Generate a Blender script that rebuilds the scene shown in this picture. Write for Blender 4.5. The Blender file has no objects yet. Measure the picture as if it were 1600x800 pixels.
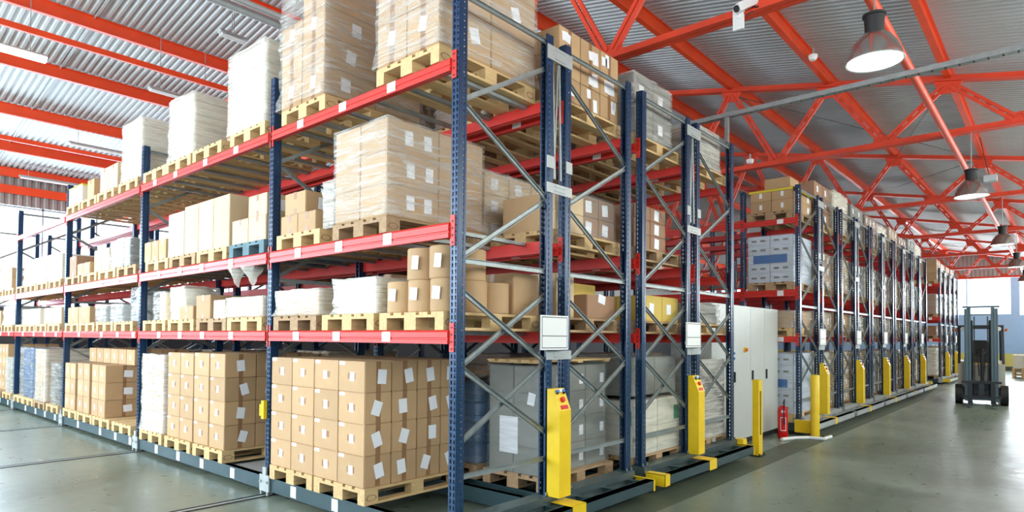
import bpy, bmesh, math, random
from mathutils import Vector, Matrix, noise
random.seed(11)
S = bpy.context.scene
COL = S.collection
PI = math.pi

# ------------------------------------------------------------ camera, world, exposure
CAM = Vector((-3.3526, -3.4696, 1.6752))
ya, pa, ra = math.radians(41.0244), math.radians(1.3686), math.radians(0.4005)
F = Vector((math.cos(ya)*math.cos(pa), math.sin(ya)*math.cos(pa), math.sin(pa)))
R0 = Vector((math.sin(ya), -math.cos(ya), 0)); U0 = R0.cross(F)
R1 = R0*math.cos(ra) + U0*math.sin(ra); U1 = -R0*math.sin(ra) + U0*math.cos(ra)
cd = bpy.data.cameras.new('camera'); cam = bpy.data.objects.new('camera', cd); COL.objects.link(cam)
cam.matrix_world = Matrix(((R1.x, U1.x, -F.x, CAM.x), (R1.y, U1.y, -F.y, CAM.y), (R1.z, U1.z, -F.z, CAM.z), (0, 0, 0, 1)))
cd.sensor_width = 36; cd.lens = 988.13/1600*36; cd.shift_y = (503.2-400)/1600
cd.clip_start = 0.05; cd.clip_end = 300
S.camera = cam
S.view_settings.view_transform = 'Standard'; S.view_settings.look = 'None'
S.view_settings.gamma = 1; S.view_settings.use_curve_mapping = False
S.view_settings.exposure = 0.06
w = bpy.data.worlds.new('sky'); S.world = w; w.use_nodes = True
w.node_tree.nodes['Background'].inputs[0].default_value = (0.80, 0.92, 1.0, 1)
w.node_tree.nodes['Background'].inputs[1].default_value = 3.0

def area(name, loc, direction, sx, sy, power, col=(1, 1, 1)):
    l = bpy.data.lights.new(name, 'AREA'); l.shape = 'RECTANGLE'; l.size = sx; l.size_y = sy; l.energy = power; l.color = col
    o = bpy.data.objects.new(name, l); COL.objects.link(o); o.location = loc
    o.rotation_euler = Vector(direction).to_track_quat('-Z', 'Y').to_euler()
    return o
area('west_window_light', (-8.2, 8.8, 3.6), (1, 0.0, -0.02), 18, 4.6, 2500, (0.78, 0.89, 1.0))
area('north_window_light', (0, 18.9, 3.8), (0, -1, -.1), 16, 2.6, 2200, (0.62, 0.83, 1.0))
area('east_window_light', (42.9, 0, 3.9), (-1, 0, -0.1), 20, 2.2, 4200, (0.85, 0.94, 1.0))
area('south_fill_light', (18, -6.6, 4.0), (0, 1, 0.22), 48, 2.0, 1450, (1.0, 0.97, 0.84))  # unseen warm fill, added to lift the aisle-side faces and the roof

# ------------------------------------------------------------ materials
def lin(c):
    return tuple(((x/255)/12.92 if x/255 <= .04045 else ((x/255+.055)/1.055)**2.4) for x in c) + (1,)
def mat(name, rgb, rough=.6, metal=0., var=0., noise_amt=0., scale=6., bump=0., bscale=40., emit=0., spec=.5, stretch=None):
    m = bpy.data.materials.new(name); m.use_nodes = True; nt = m.node_tree; N = nt.nodes; L = nt.links
    b = N['Principled BSDF']; c = lin(rgb)
    b.inputs['Base Color'].default_value = c; b.inputs['Roughness'].default_value = rough; b.inputs['Metallic'].default_value = metal
    b.inputs['Specular IOR Level'].default_value = spec
    src = None
    if noise_amt or var:
        hs = N.new('ShaderNodeHueSaturation'); hs.inputs['Color'].default_value = c
        val = None
        if noise_amt:
            tc = N.new('ShaderNodeTexCoord'); mp = N.new('ShaderNodeMapping'); L.new(tc.outputs['Object'], mp.inputs[0])
            if stretch: mp.inputs['Scale'].default_value = stretch
            nz = N.new('ShaderNodeTexNoise'); nz.inputs['Scale'].default_value = scale; nz.inputs['Detail'].default_value = 4
            L.new(mp.outputs[0], nz.inputs['Vector'])
            mr = N.new('ShaderNodeMapRange'); mr.inputs['From Min'].default_value = .3; mr.inputs['From Max'].default_value = .7
            mr.inputs['To Min'].default_value = 1-noise_amt; mr.inputs['To Max'].default_value = 1+noise_amt
            L.new(nz.outputs['Fac'], mr.inputs['Value']); val = mr.outputs[0]
        if var:
            oi = N.new('ShaderNodeObjectInfo'); m2 = N.new('ShaderNodeMapRange')
            m2.inputs['To Min'].default_value = 1-var; m2.inputs['To Max'].default_value = 1+var
            L.new(oi.outputs['Random'], m2.inputs['Value'])
            if val:
                mu = N.new('ShaderNodeMath'); mu.operation = 'MULTIPLY'; L.new(val, mu.inputs[0]); L.new(m2.outputs[0], mu.inputs[1]); val = mu.outputs[0]
            else: val = m2.outputs[0]
        L.new(val, hs.inputs['Value']); L.new(hs.outputs[0], b.inputs['Base Color'])
    if bump:
        nz = N.new('ShaderNodeTexNoise'); nz.inputs['Scale'].default_value = bscale; nz.inputs['Detail'].default_value = 3
        tc = N.new('ShaderNodeTexCoord'); L.new(tc.outputs['Object'], nz.inputs['Vector'])
        bp = N.new('ShaderNodeBump'); bp.inputs['Strength'].default_value = bump; bp.inputs['Distance'].default_value = .02
        L.new(nz.outputs['Fac'], bp.inputs['Height']); L.new(bp.outputs[0], b.inputs['Normal'])
    if emit:
        b.inputs['Emission Color'].default_value = c; b.inputs['Emission Strength'].default_value = emit
    return m
def film_mat(name, rgb, lo, hi, rough=.16, scale=9., stretch=(1, 1, 5)):
    m = bpy.data.materials.new(name); m.use_nodes = True; nt = m.node_tree; N = nt.nodes; L = nt.links
    b = N['Principled BSDF']; b.inputs['Base Color'].default_value = lin(rgb); b.inputs['Roughness'].default_value = rough
    b.inputs['Specular IOR Level'].default_value = .9
    tc = N.new('ShaderNodeTexCoord'); mp = N.new('ShaderNodeMapping'); mp.inputs['Scale'].default_value = stretch
    mp.inputs['Rotation'].default_value = (.25, .2, 0)
    L.new(tc.outputs['Object'], mp.inputs[0])
    nz = N.new('ShaderNodeTexNoise'); nz.inputs['Scale'].default_value = scale; nz.inputs['Detail'].default_value = 6; nz.inputs['Distortion'].default_value = .6
    L.new(mp.outputs[0], nz.inputs['Vector'])
    mr = N.new('ShaderNodeMapRange'); mr.inputs['From Min'].default_value = .38; mr.inputs['From Max'].default_value = .72
    mr.inputs['To Min'].default_value = lo; mr.inputs['To Max'].default_value = hi; L.new(nz.outputs['Fac'], mr.inputs['Value'])  # noise in the opacity paints streaky white highlights on the film
    bp = N.new('ShaderNodeBump'); bp.inputs['Strength'].default_value = .7; bp.inputs['Distance'].default_value = .03
    L.new(nz.outputs['Fac'], bp.inputs['Height']); L.new(bp.outputs[0], b.inputs['Normal'])
    tr = N.new('ShaderNodeBsdfTransparent'); mx = N.new('ShaderNodeMixShader')
    L.new(mr.outputs[0], mx.inputs[0]); L.new(tr.outputs[0], mx.inputs[1]); L.new(b.outputs[0], mx.inputs[2])
    L.new(mx.outputs[0], N['Material Output'].inputs['Surface'])
    return m
KRAFT = mat('kraft_card', (184, 151, 110), .75, var=.10, noise_amt=.05, scale=5, bump=.05, bscale=60)
KRAFT2 = mat('pale_card', (206, 182, 144), .7, var=.08, noise_amt=.05)
KRAFT3 = mat('dark_card', (156, 120, 92), .75, var=.10, noise_amt=.06)
KRAFT4 = mat('mustard_card', (206, 178, 88), .7, var=.06)
WCARD = mat('white_card', (224, 219, 200), .6, var=.05, noise_amt=.03)
TAPE = mat('parcel_tape', (146, 108, 74), .35)
PAPER = mat('paper_label', (236, 238, 240), .6)
GREY = mat('grey_goods', (120, 124, 120), .6, var=.12, noise_amt=.15, scale=8)
GREYC = mat('grey_card', (128, 128, 120), .6, var=.08, noise_amt=.08)
BWCARD = mat('blue_white_card', (206, 216, 228), .5, var=.03, noise_amt=.03)
DGREY = mat('dark_goods', (70, 74, 72), .45, var=.1, noise_amt=.2, scale=6)
BLUEG = mat('blue_drum', (58, 92, 132), .4, var=.1)
BLUEP = mat('blue_print', (40, 105, 175), .5)
GREENP = mat('green_print', (30, 135, 85), .5)
YSTRAP = mat('yellow_strap', (220, 200, 50), .5)
WOODS = [mat('pale_wood', (208, 176, 124), .75, var=.08, noise_amt=.14, scale=5, stretch=(1, 6, 6), bump=.1),
         mat('aged_wood', (172, 142, 106), .8, var=.10, noise_amt=.2, scale=5, stretch=(1, 6, 6), bump=.1),
         mat('grey_blue_wood', (96, 124, 132), .8, noise_amt=.15, scale=5)]
BRAND = mat('burnt_mark', (95, 60, 45), .8)
BLUE = mat('blue_steel', (14, 54, 88), .30, metal=.15, noise_amt=.06, spec=.6)
RED = mat('red_steel', (204, 44, 34), .42, noise_amt=.06, spec=.5)
TRUSS = mat('red_truss_paint', (218, 64, 28), .5, noise_amt=.14, scale=2.2)
PURL = mat('red_purlin_paint', (222, 72, 28), .45, noise_amt=.10, scale=2.)
GALV = mat('galvanised_steel', (150, 158, 156), .42, metal=.6, noise_amt=.12, scale=14)
GALVL = mat('galvanised_light', (172, 178, 176), .45, metal=.3, noise_amt=.08, scale=10)
BASE = mat('slate_green_steel', (48, 72, 76), .4, metal=.2, noise_amt=.06)
ENDM = mat('end_rail_steel', (96, 112, 112), .35, metal=.5, noise_amt=.08)
YEL = mat('yellow_paint', (238, 200, 24), .4, noise_amt=.05)
BLK = mat('black_rubber', (26, 27, 28), .6)
DRK = mat('dark_steel', (48, 52, 55), .45, metal=.3)
REDB = mat('red_plastic', (205, 26, 22), .35)
ORB = mat('orange_plastic', (232, 110, 30), .4)
BLB = mat('blue_plastic', (70, 120, 190), .4)
WPL = mat('white_plate', (232, 234, 230), .45)
INK = mat('black_ink', (30, 34, 40), .6)
CAB = mat('light_grey_enamel', (196, 202, 196), .35, noise_amt=.02)
FORKG = mat('forklift_grey', (176, 174, 162), .45)
FORKD = mat('mast_steel', (84, 104, 112), .4, metal=.3)
ALU = mat('spun_aluminium', (190, 188, 184), .22, metal=.9)
FILM = film_mat('stretch_film', (225, 226, 218), .10, .55, rough=.12, scale=2.2, stretch=(1.3, 1.3, 14))
FILMW = film_mat('cloudy_film', (240, 238, 224), .32, .70, rough=.14, scale=2.5, stretch=(1, 1, 16))
FILMG = film_mat('clear_grey_film', (190, 200, 196), .08, .30, scale=3, stretch=(1, 1, 10))
def glow(name, rgb, s): return mat(name, rgb, .5, emit=s)
LAMPG = glow('lamp_glow', (250, 255, 235), 5.0)
TUBEG = glow('tube_glow', (255, 250, 235), 9.0)

# floor: worn power-floated concrete
def floor_mat():
    m = bpy.data.materials.new('worn_concrete'); m.use_nodes = True; nt = m.node_tree; N = nt.nodes; L = nt.links
    b = N['Principled BSDF']; tc = N.new('ShaderNodeTexCoord'); b.inputs['Specular IOR Level'].default_value = .7
    def nz(s, d, det=5):
        n = N.new('ShaderNodeTexNoise'); n.inputs['Scale'].default_value = s; n.inputs['Detail'].default_value = det; n.inputs['Distortion'].default_value = d
        L.new(tc.outputs['Object'], n.inputs['Vector']); return n
    a, c, f = nz(.45, .8), nz(6, .2, 8), nz(60, 0, 3)
    cr = N.new('ShaderNodeValToRGB'); cr.color_ramp.elements[0].position = .33; cr.color_ramp.elements[1].position = .68
    cr.color_ramp.elements[0].color = lin((94, 106, 92)); cr.color_ramp.elements[1].color = lin((128, 140, 126)); L.new(a.outputs['Fac'], cr.inputs[0])
    mr = N.new('ShaderNodeMapRange'); mr.inputs['From Min'].default_value = .3; mr.inputs['From Max'].default_value = .7
    mr.inputs['To Min'].default_value = .86; mr.inputs['To Max'].default_value = 1.12; L.new(c.outputs['Fac'], mr.inputs['Value'])
    hs = N.new('ShaderNodeHueSaturation'); L.new(cr.outputs[0], hs.inputs['Color']); L.new(mr.outputs[0], hs.inputs['Value']); L.new(hs.outputs[0], b.inputs['Base Color'])
    m2 = N.new('ShaderNodeMapRange'); m2.inputs['From Min'].default_value = .3; m2.inputs['From Max'].default_value = .7
    m2.inputs['To Min'].default_value = .26; m2.inputs['To Max'].default_value = .42; L.new(c.outputs['Fac'], m2.inputs['Value']); L.new(m2.outputs[0], b.inputs['Roughness'])
    bp = N.new('ShaderNodeBump'); bp.inputs['Strength'].default_value = .02; bp.inputs['Distance'].default_value = .01; L.new(f.outputs['Fac'], bp.inputs['Height']); L.new(bp.outputs[0], b.inputs['Normal'])
    return m
FLOOR = floor_mat()
STRIP = mat('trench_shade_kerb_concrete', (76, 86, 70), .5, noise_amt=.18, scale=3)
SHEET = mat('corrugated_sheet', (184, 188, 186), .5, metal=.15, noise_amt=.05, scale=1.2, stretch=(1, .25, 1))
WALLG = mat('wall_sheet', (150, 146, 140), .5, metal=.2, noise_amt=.08, scale=2)
WALLB = mat('pale_blue_wall', (158, 194, 226), .6, noise_amt=.03)
WALLY = mat('yellow_wall_band', (214, 206, 110), .6)
WINF = mat('window_frame', (160, 175, 182), .5)
def glass():
    m = bpy.data.materials.new('window_glass'); m.use_nodes = True; nt = m.node_tree; N = nt.nodes; L = nt.links
    t = N.new('ShaderNodeBsdfTransparent'); g = N.new('ShaderNodeBsdfGlossy'); g.inputs['Roughness'].default_value = .1; mx = N.new('ShaderNodeMixShader')
    mx.inputs[0].default_value = .08; L.new(t.outputs[0], mx.inputs[1]); L.new(g.outputs[0], mx.inputs[2]); L.new(mx.outputs[0], N['Material Output'].inputs['Surface'])
    return m
GLASS = glass()

# ------------------------------------------------------------ mesh helpers
WORG = {}
class MB:
    def __init__(s): s.v = []; s.f = []; s.m = []
    def quad(s, pts, mi=0):
        n = len(s.v); s.v += [tuple(p) for p in pts]; s.f.append(tuple(range(n, n+len(pts)))); s.m.append(mi)
    def box(s, x0, x1, y0, y1, z0, z1, mi=0):
        n = len(s.v)
        s.v += [(x0,y0,z0),(x1,y0,z0),(x1,y1,z0),(x0,y1,z0),(x0,y0,z1),(x1,y0,z1),(x1,y1,z1),(x0,y1,z1)]
        for q in ((0,3,2,1),(4,5,6,7),(0,1,5,4),(1,2,6,5),(2,3,7,6),(3,0,4,7)):
            s.f.append(tuple(n+i for i in q)); s.m.append(mi)
        return s
    def bar(s, p, q, w, h, up=(0, 0, 1), mi=0):
        p = Vector(p); q = Vector(q); d = (q-p).normalized(); u = Vector(up)
        a = d.cross(u).normalized()*w/2; b = a.cross(d).normalized()*h/2; n = len(s.v)
        for c in (p, q):
            for i, j in ((-1,-1),(1,-1),(1,1),(-1,1)): s.v.append(tuple(c+a*i+b*j))
        for k in ((3,2,1,0),(4,5,6,7),(0,1,5,4),(1,2,6,5),(2,3,7,6),(3,0,4,7)): s.f.append(tuple(n+i for i in k)); s.m.append(mi)
        return s
    def cyl(s, p, q, r, n=16, mi=0, r2=None, caps=True):
        p = Vector(p); q = Vector(q); d = (q-p).normalized(); u = Vector((0,0,1)) if abs(d.z) < .9 else Vector((1,0,0))
        a = d.cross(u).normalized(); b = d.cross(a); r2 = r if r2 is None else r2; k = len(s.v)
        for c, rr in ((p, r), (q, r2)):
            for i in range(n):
                t = 2*PI*i/n; s.v.append(tuple(c+(a*math.cos(t)+b*math.sin(t))*rr))
        for i in range(n):
            j = (i+1) % n; s.f.append((k+i, k+j, k+n+j, k+n+i)); s.m.append(mi)
        if caps:
            s.f.append(tuple(k+i for i in range(n-1, -1, -1))); s.m.append(mi)
            s.f.append(tuple(k+n+i for i in range(n))); s.m.append(mi)
        return s
    def lathe(s, c, prof, n=32, mi=0):
        k = len(s.v)
        for r, z in prof:
            for i in range(n):
                t = 2*PI*i/n; s.v.append((c[0]+r*math.cos(t), c[1]+r*math.sin(t), c[2]+z))
        for a in range(len(prof)-1):
            for i in range(n):
                j = (i+1) % n; s.f.append((k+a*n+i, k+a*n+j, k+(a+1)*n+j, k+(a+1)*n+i)); s.m.append(mi)
        return s
    def prism(s, pts, axis, a, b, mi=0):
        k = len(s.v); n = len(pts)
        for t in (a, b):
            for (p, q) in pts: s.v.append({'y': (p, t, q), 'x': (t, p, q), 'z': (p, q, t)}[axis])
        for i in range(n):
            j = (i+1) % n; s.f.append((k+i, k+j, k+n+j, k+n+i)); s.m.append(mi)
        s.f.append(tuple(k+i for i in range(n-1, -1, -1))); s.m.append(mi); s.f.append(tuple(k+n+i for i in range(n))); s.m.append(mi)
        return s
    def mesh(s, name, mats, off=(0, 0, 0), bevel=0, smooth=False, solid=0, fix=True):
        me = bpy.data.meshes.new(name)
        me.from_pydata([(x-off[0], y-off[1], z-off[2]) for x, y, z in s.v], [], s.f)
        for m in mats: me.materials.append(m)
        me.polygons.foreach_set('material_index', s.m)
        bm = bmesh.new(); bm.from_mesh(me)
        if solid:
            bmesh.ops.remove_doubles(bm, verts=bm.verts, dist=1e-5)
            bmesh.ops.solidify(bm, geom=bm.faces[:], thickness=solid)
        if fix: bmesh.ops.recalc_face_normals(bm, faces=bm.faces)
        if bevel:
            bmesh.ops.bevel(bm, geom=bm.edges[:], offset=bevel, segments=1, affect='EDGES')
        if smooth:
            for f in bm.faces: f.smooth = True
            for e in bm.edges:
                if len(e.link_faces) == 2 and e.calc_face_angle(0) > .6: e.smooth = False
        bm.to_mesh(me); bm.free(); me.update()
        return me
    def build(s, name, mats, parent=None, **k):
        if not isinstance(mats, (list, tuple)): mats = [mats]
        xs, ys, zs = zip(*s.v); o0 = Vector(((min(xs)+max(xs))/2, (min(ys)+max(ys))/2, min(zs)))
        return place(name, s.mesh(name, mats, o0, **k), o0, parent)
def place(name, me, world, parent=None, rz=0):
    o = bpy.data.objects.new(name, me); COL.objects.link(o); world = Vector(world)
    if parent is not None: o.parent = parent; o.location = world-WORG[parent.name]
    else: o.location = world
    o.rotation_euler.z = rz
    WORG[o.name] = world
    return o
def tag(o, label, cat, group=None):
    o['label'] = label; o['category'] = cat
    if group: o['group'] = group
    return o
def empty(name, loc, label, cat, group=None):
    o = bpy.data.objects.new(name, None); COL.objects.link(o); o.location = loc; o.empty_display_size = .1; WORG[o.name] = Vector(loc)
    return tag(o, label, cat, group)
def struct(mb, name, mats, **k):
    o = mb.build(name, mats, **k); o['kind'] = 'structure'; return o
ORD = ['first', 'second', 'third', 'fourth', 'fifth', 'sixth', 'seventh', 'eighth', 'ninth', 'tenth', 'eleventh', 'twelfth', 'thirteenth', 'fourteenth', 'fifteenth', 'sixteenth']

# ------------------------------------------------------------ the hall
XW, XE, YS, YN, YR = -8.0, 42.0, -6.2, 18.2, 6.34
def roof_z(y): return 6.66+.2*y if y < YR else 6.66+.2*YR-.15*(y-YR)
fl = MB().box(XW-1, XE+1, YS-1, YN+1, -.2, 0); struct(fl, 'floor', FLOOR)
tr = MB().box(-1.0, 22.9, -.50, -.10, .0005, .004); struct(tr, 'trim_1', STRIP)  # trench strip; bumper shadow is painted into its dark green tone
# guide rails set in the floor, running across the racks under each frame line
for i, y in enumerate((2.85, 6.57, 10.3, 14.0)):
    r = MB()
    for k in (-.05, .05): r.box(-7.9, 24.5, y+k-.012, y+k+.012, .0005, .007, 0)
    r.box(-7.9, 24.5, y-.02, y+.02, .0005, .005, 1)
    struct(r, 'trim_%d' % (i+2), [DRK, GALVL])
# corrugated roof, real folds running up the slope
def corrugated(name, m, pitch, depth, along, rng, place_fn):
    mb = MB(); a, b = rng; n = int((b-a)/pitch); prof = []
    for i in range(n):
        x = a+i*pitch; prof += [(x, 0), (x+pitch*.36, 0), (x+pitch*.5, depth), (x+pitch*.86, depth)]
    prof.append((b, 0))
    for (p, q) in zip(prof[:-1], prof[1:]): place_fn(mb, p, q)
    o = mb.build(name, m, fix=False); o['kind'] = 'structure'; return o
def pf_s(mb, p, q): mb.quad([(p[0], YS-.3, roof_z(YS-.3)+p[1]), (q[0], YS-.3, roof_z(YS-.3)+q[1]), (q[0], YR, roof_z(YR)+q[1]), (p[0], YR, roof_z(YR)+p[1])])
def pf_n(mb, p, q): mb.quad([(p[0], YR, roof_z(YR)+p[1]), (q[0], YR, roof_z(YR)+q[1]), (q[0], YN+.3, roof_z(YN+.3)+q[1]), (p[0], YN+.3, roof_z(YN+.3)+p[1])])
corrugated('ceiling', SHEET, .125, .03, 'x', (XW-.5, XE+.5), pf_s)
corrugated('roof_north', SHEET, .125, .03, 'x', (XW-.5, XE+.5), pf_n)
for nm, a, b, zt in (('wall_ridge_cap', YR-.2, YR+.2, 0),):
    struct(MB().box(XW, XE, a, b, roof_z(YR)+.05, roof_z(YR)+.08), 'trim_10', SHEET)
# walls
def wall_x(name, x, th, y0, y1, z0, z1, m): return struct(MB().box(x, x+th, y0, y1, z0, z1), name, m)
def wall_y(name, y, th, x0, x1, z0, z1, m): return struct(MB().box(x0, x1, y, y+th, z0, z1), name, m)
def fold_wall_y(name, y, x0, x1, z0, z1, m):
    def f(mb, p, q): mb.quad([(p[0], y+p[1], z0), (q[0], y+q[1], z0), (q[0], y+q[1], z1), (p[0], y+p[1], z1)])
    corrugated(name, m, .2, .03, 'x', (x0, x1), f)
def fold_wall_x(name, x, y0, y1, z0, m, zf):
    def f(mb, p, q): mb.quad([(x+p[1], p[0], z0), (x+q[1], q[0], z0), (x+q[1], q[0], zf(q[0])), (x+p[1], p[0], zf(p[0]))])
    corrugated(name, m, .2, .03, 'y', (y0, y1), f)
# north wall: low wall, window band, corrugated upper band
wall_y('wall_north', YN, .2, XW, XE, 0, 2.4, mat('gap_shade_wall', (74, 76, 78), .7))  # low wall coloured dark to stand in for shade between the rack rows
wall_y('wall_north_far', YN, .2, XW+16, XE, 2.4, 5.2, WALLG)
fold_wall_y('wall_north_upper', YN, XW, XE, 5.2, roof_z(YN)+.05, WALLG)
n = 0
for x in [XW+.0+4.0*i for i in range(4)]:
    n += 1
    m = MB(); m.box(x, x+.12, YN, YN+.15, 2.4, 5.2)
    for xx in (1.36, 2.68): m.box(x+xx-.02, x+xx+.02, YN+.03, YN+.09, 2.4, 5.2)
    for zz in (2.4, 5.14): m.box(x+.12, x+4.0, YN+.03, YN+.09, zz, zz+.05)
    o = struct(m, 'window_%d' % n, WINF)
    g = MB().box(x+.12, x+4.0, YN+.055, YN+.065, 2.43, 5.17); g.build('window_pane', GLASS, o)
# east wall: gable sheet, windows, pale blue wall, yellow band, kerb
wall_x('wall_east', XE, .2, YS, YN, .94, 3.12, WALLB)
wall_x('wall_east_band', XE-.01, .21, YS, YN, .22, .94, WALLY)
wall_x('baseboard_east', XE-.14, .34, YS, YN, 0, .22, STRIP)
fold_wall_x('wall_east_upper', XE, YS, YN, 5.3, WALLG, lambda y: roof_z(y)+.05)
for y in (-6.2, -1.7, 2.6, 6.9, 11.2, 15.5):
    n += 1
    m = MB(); m.box(XE, XE+.2, y, y+.4, 3.12, 5.3); y1 = min(y+4.3, YN)
    m.box(XE+.05, XE+.12, y+2.4, y+2.46, 3.12, 5.3)
    for zz in (3.12, 5.24): m.box(XE+.05, XE+.12, y+.4, y1, zz, zz+.06)
    o = struct(m, 'window_%d' % n, WALLB)
    MB().box(XE+.08, XE+.09, y+.4, y1, 3.18, 5.24).build('window_pane', GLASS, o)
# west and south walls (behind the camera) with their window bands
wall_x('wall_west', XW-.2, .2, YS, YN, 0, 1.2, WALLB); fold_wall_x('wall_west_upper', XW, YS, YN, 6.0, WALLG, lambda y: roof_z(y)+.05)
for i in range(6):
    n += 1; y = YS+i*4.07
    m = MB(); m.box(XW-.15, XW, y, y+.2, 1.2, 6.0); m.box(XW-.1, XW-.04, y+.2, y+4.07, 3.5, 3.56)
    o = struct(m, 'window_%d' % n, WINF); MB().box(XW-.08, XW-.07, y+.2, y+4.07, 1.2, 6.0).build('window_pane', GLASS, o)
wall_y('wall_south', YS-.2, .2, XW, XE, 0, 2.8, WALLB)
for i in range(14):
    n += 1; x = XW+4*i
    m = MB(); m.box(x, x+.2, YS-.15, YS, 2.8, 5.42); m.box(x+.2, x+4, YS-.1, YS-.04, 4.0, 4.06)
    o = struct(m, 'window_%d' % n, WINF); MB().box(x+.2, x+4, YS-.08, YS-.07, 2.8, 5.42).build('window_pane', GLASS, o)

# ------------------------------------------------------------ roof steel
HB = 5.03
def truss(x, label):
    t = empty('roof_truss', (x, YR, HB), label, 'roof truss', 'red roof trusses')
    def tz(y): return roof_z(y)-.30
    def chord(y0, z0, y1, z1, nm):
        m = MB()
        for s in (-1, 1):   # pair of angles back to back
            m.bar((x+s*.045, y0, z0), (x+s*.045, y1, z1), .075, .012); m.bar((x+s*.012, y0, z0+.05), (x+s*.012, y1, z1+.05), .010, .10)
        m.build(nm, TRUSS, t)
    chord(YS+.1, HB, YN-.1, HB, 'bottom_chord')
    chord(YS+.1, tz(YS+.1), YR, tz(YR), 'top_chord'); chord(YR, tz(YR), YN-.1, tz(YN-.1), 'top_chord')
    tops = [1.55+1.82*k for k in range(-4, 10)]; bots = [.64+1.82*k for k in range(-3, 10)]
    def web(p, q):
        m = MB(); d = (Vector(q)-Vector(p)).normalized(); nrm = Vector((0, d.z, -d.y))
        for s in (-1, 1):
            o = nrm*(.034*s)
            m.bar(Vector(p)+o, Vector(q)+o, .05, .046, up=nrm)
        L = (Vector(q)-Vector(p)).length
        for k in range(1, 5):
            c = Vector(p)+d*L*k/5; m.bar(c-d*.05, c+d*.05, .012, .1, up=nrm)
        m.build('web_member', TRUSS, t)
    for b in bots:
        for s in (-.91, .91):
            y1 = b+s
            if YS+.2 < y1 < YN-.2 and b < YN-.2: web((x, b+.06*(1 if s > 0 else -1), HB+.12), (x, y1-.06*(1 if s > 0 else -1), tz(y1)-.08))
    for b in bots:
        if b < YN-.3: MB().prism([(b-.2, HB), (b+.2, HB), (b+.17, HB+.2), (b-.17, HB+.2)], 'x', x-.008, x+.008).build('gusset_plate', TRUSS, t)
    for b in tops:
        if YS+.3 < b < YN-.3: MB().prism([(b-.2, tz(b-.2)), (b+.2, tz(b+.2)), (b+.12, tz(b)-.2), (b-.12, tz(b)-.2)], 'x', x-.008, x+.008).build('gusset_plate', TRUSS, t)
for k in range(-1, 7):
    nm = ['behind the front rack', 'above the third rack row, carrying the security camera', 'above the first racks past the cabinets', 'third along the aisle', 'fourth along the aisle',
          'fifth along the aisle', 'sixth along the aisle', 'last before the end wall'][k+1]
    if k >= 0: truss(3.138+6*k, 'red lattice roof truss, '+nm)
ypur = [1.55+1.82*k for k in range(-4, 3)] + [6.2] + [7.5, 9.69, 11.84, 14.06, 16.2, 18.0]
for i, y in enumerate(ypur):
    z = roof_z(y); m = MB()
    m.box(XW, XE, y-.006, y+.006, z-.24, z-.01); m.box(XW, XE, y-.045, y+.045, z-.25, z-.235); m.box(XW, XE, y-.045, y+.045, z-.02, z-.004)
    side = 'aisle slope' if y < YR else 'far slope'; c = i+1 if y < 6.3 else i-7
    tag(m.build('roof_purlin', PURL), 'long orange-red purlin under corrugated roof, %s, %s from the %s' % (side, ORD[c-1 if y < 6.3 else c], 'aisle eave' if y < 6.3 else 'ridge'), 'purlin', 'roof purlins')
# slim lower rails that carry the strip lights on the far slope
for y, z, nm in ((9.0, 6.5, 'near rail'), (14.9, 6.15, 'far rail')):
    m = MB().box(XW, 14, y-.03, y+.03, z, z+.10); tag(m.build('light_rail', PURL), 'slim orange roof rail holding strip lights, '+nm, 'rail', 'light rails')
m = MB().box(XW, XE, YN-.12, YN-.02, 5.5, 5.72); tag(m.build('eave_beam', PURL), 'orange beam across the corrugated wall above windows', 'beam')
# thin stay rods under the right-hand roof
for i, (p, q) in enumerate((((9.2, -2.1, 6.0), (15.1, -.3, 6.3)), ((9.2, 1.5, 6.6), (15.1, -2.1, 5.95)), ((15.2, -2.1, 6.0), (21, 1.5, 6.6)))):
    tag(MB().cyl(p, q, .008, 6).build('stay_rod', DRK), 'thin dark stay rod under corrugated roof, %s from camera end' % ORD[i], 'rod', 'roof stay rods')
for i, x in enumerate((.2, 6.6)):
    tag(MB().cyl((x, YR+.5, roof_z(YR+.5)-.03), (x, 17.6, roof_z(17.6)-.03), .014, 6).build('sag_rod', GALVL), 'thin pale rod crossing the purlins, far slope, %s' % ORD[i], 'rod', 'sag rods')
# pipes
for y, z, r, nm in ((4.72, 6.0, .055, 'grey ceiling pipe, lower of the pair'), (4.50, 6.0, .045, 'grey ceiling pipe, upper of the pair'), (3.35, 6.0, .06, 'grey ceiling duct nearer the aisle')):
    tag(MB().cyl((-7.9, y, z), (7.2, y, z), r, 14).build('ceiling_pipe', GALVL, smooth=True), nm+', behind wrapped cargo', 'pipe')
tag(MB().cyl((1.0, -2.1, 4.98), (40, -2.1, 4.98), .05, 16).build('lamp_pipe', PURL, smooth=True), 'rust orange pipe along the aisle above the bell lamps', 'pipe')
# perforated cable tray with its post
t = empty('cable_tray', (5.23, -3, 4.78), 'grey perforated cable tray running across the aisle under the roof', 'cable tray')
m = MB(); y = -6.0
m.box(5.20, 5.204, -6, .9, 4.77, 4.83); m.box(5.29, 5.294, -6, .9, 4.77, 4.83)
while y < .85:
    m.box(5.204, 5.29, y, y+.11, 4.77, 4.774); y += .13
m.build('tray', GALV, t); MB().box(5.22, 5.27, .02, .07, 4.42, 4.77).build('support_post', GALV, t)

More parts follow.
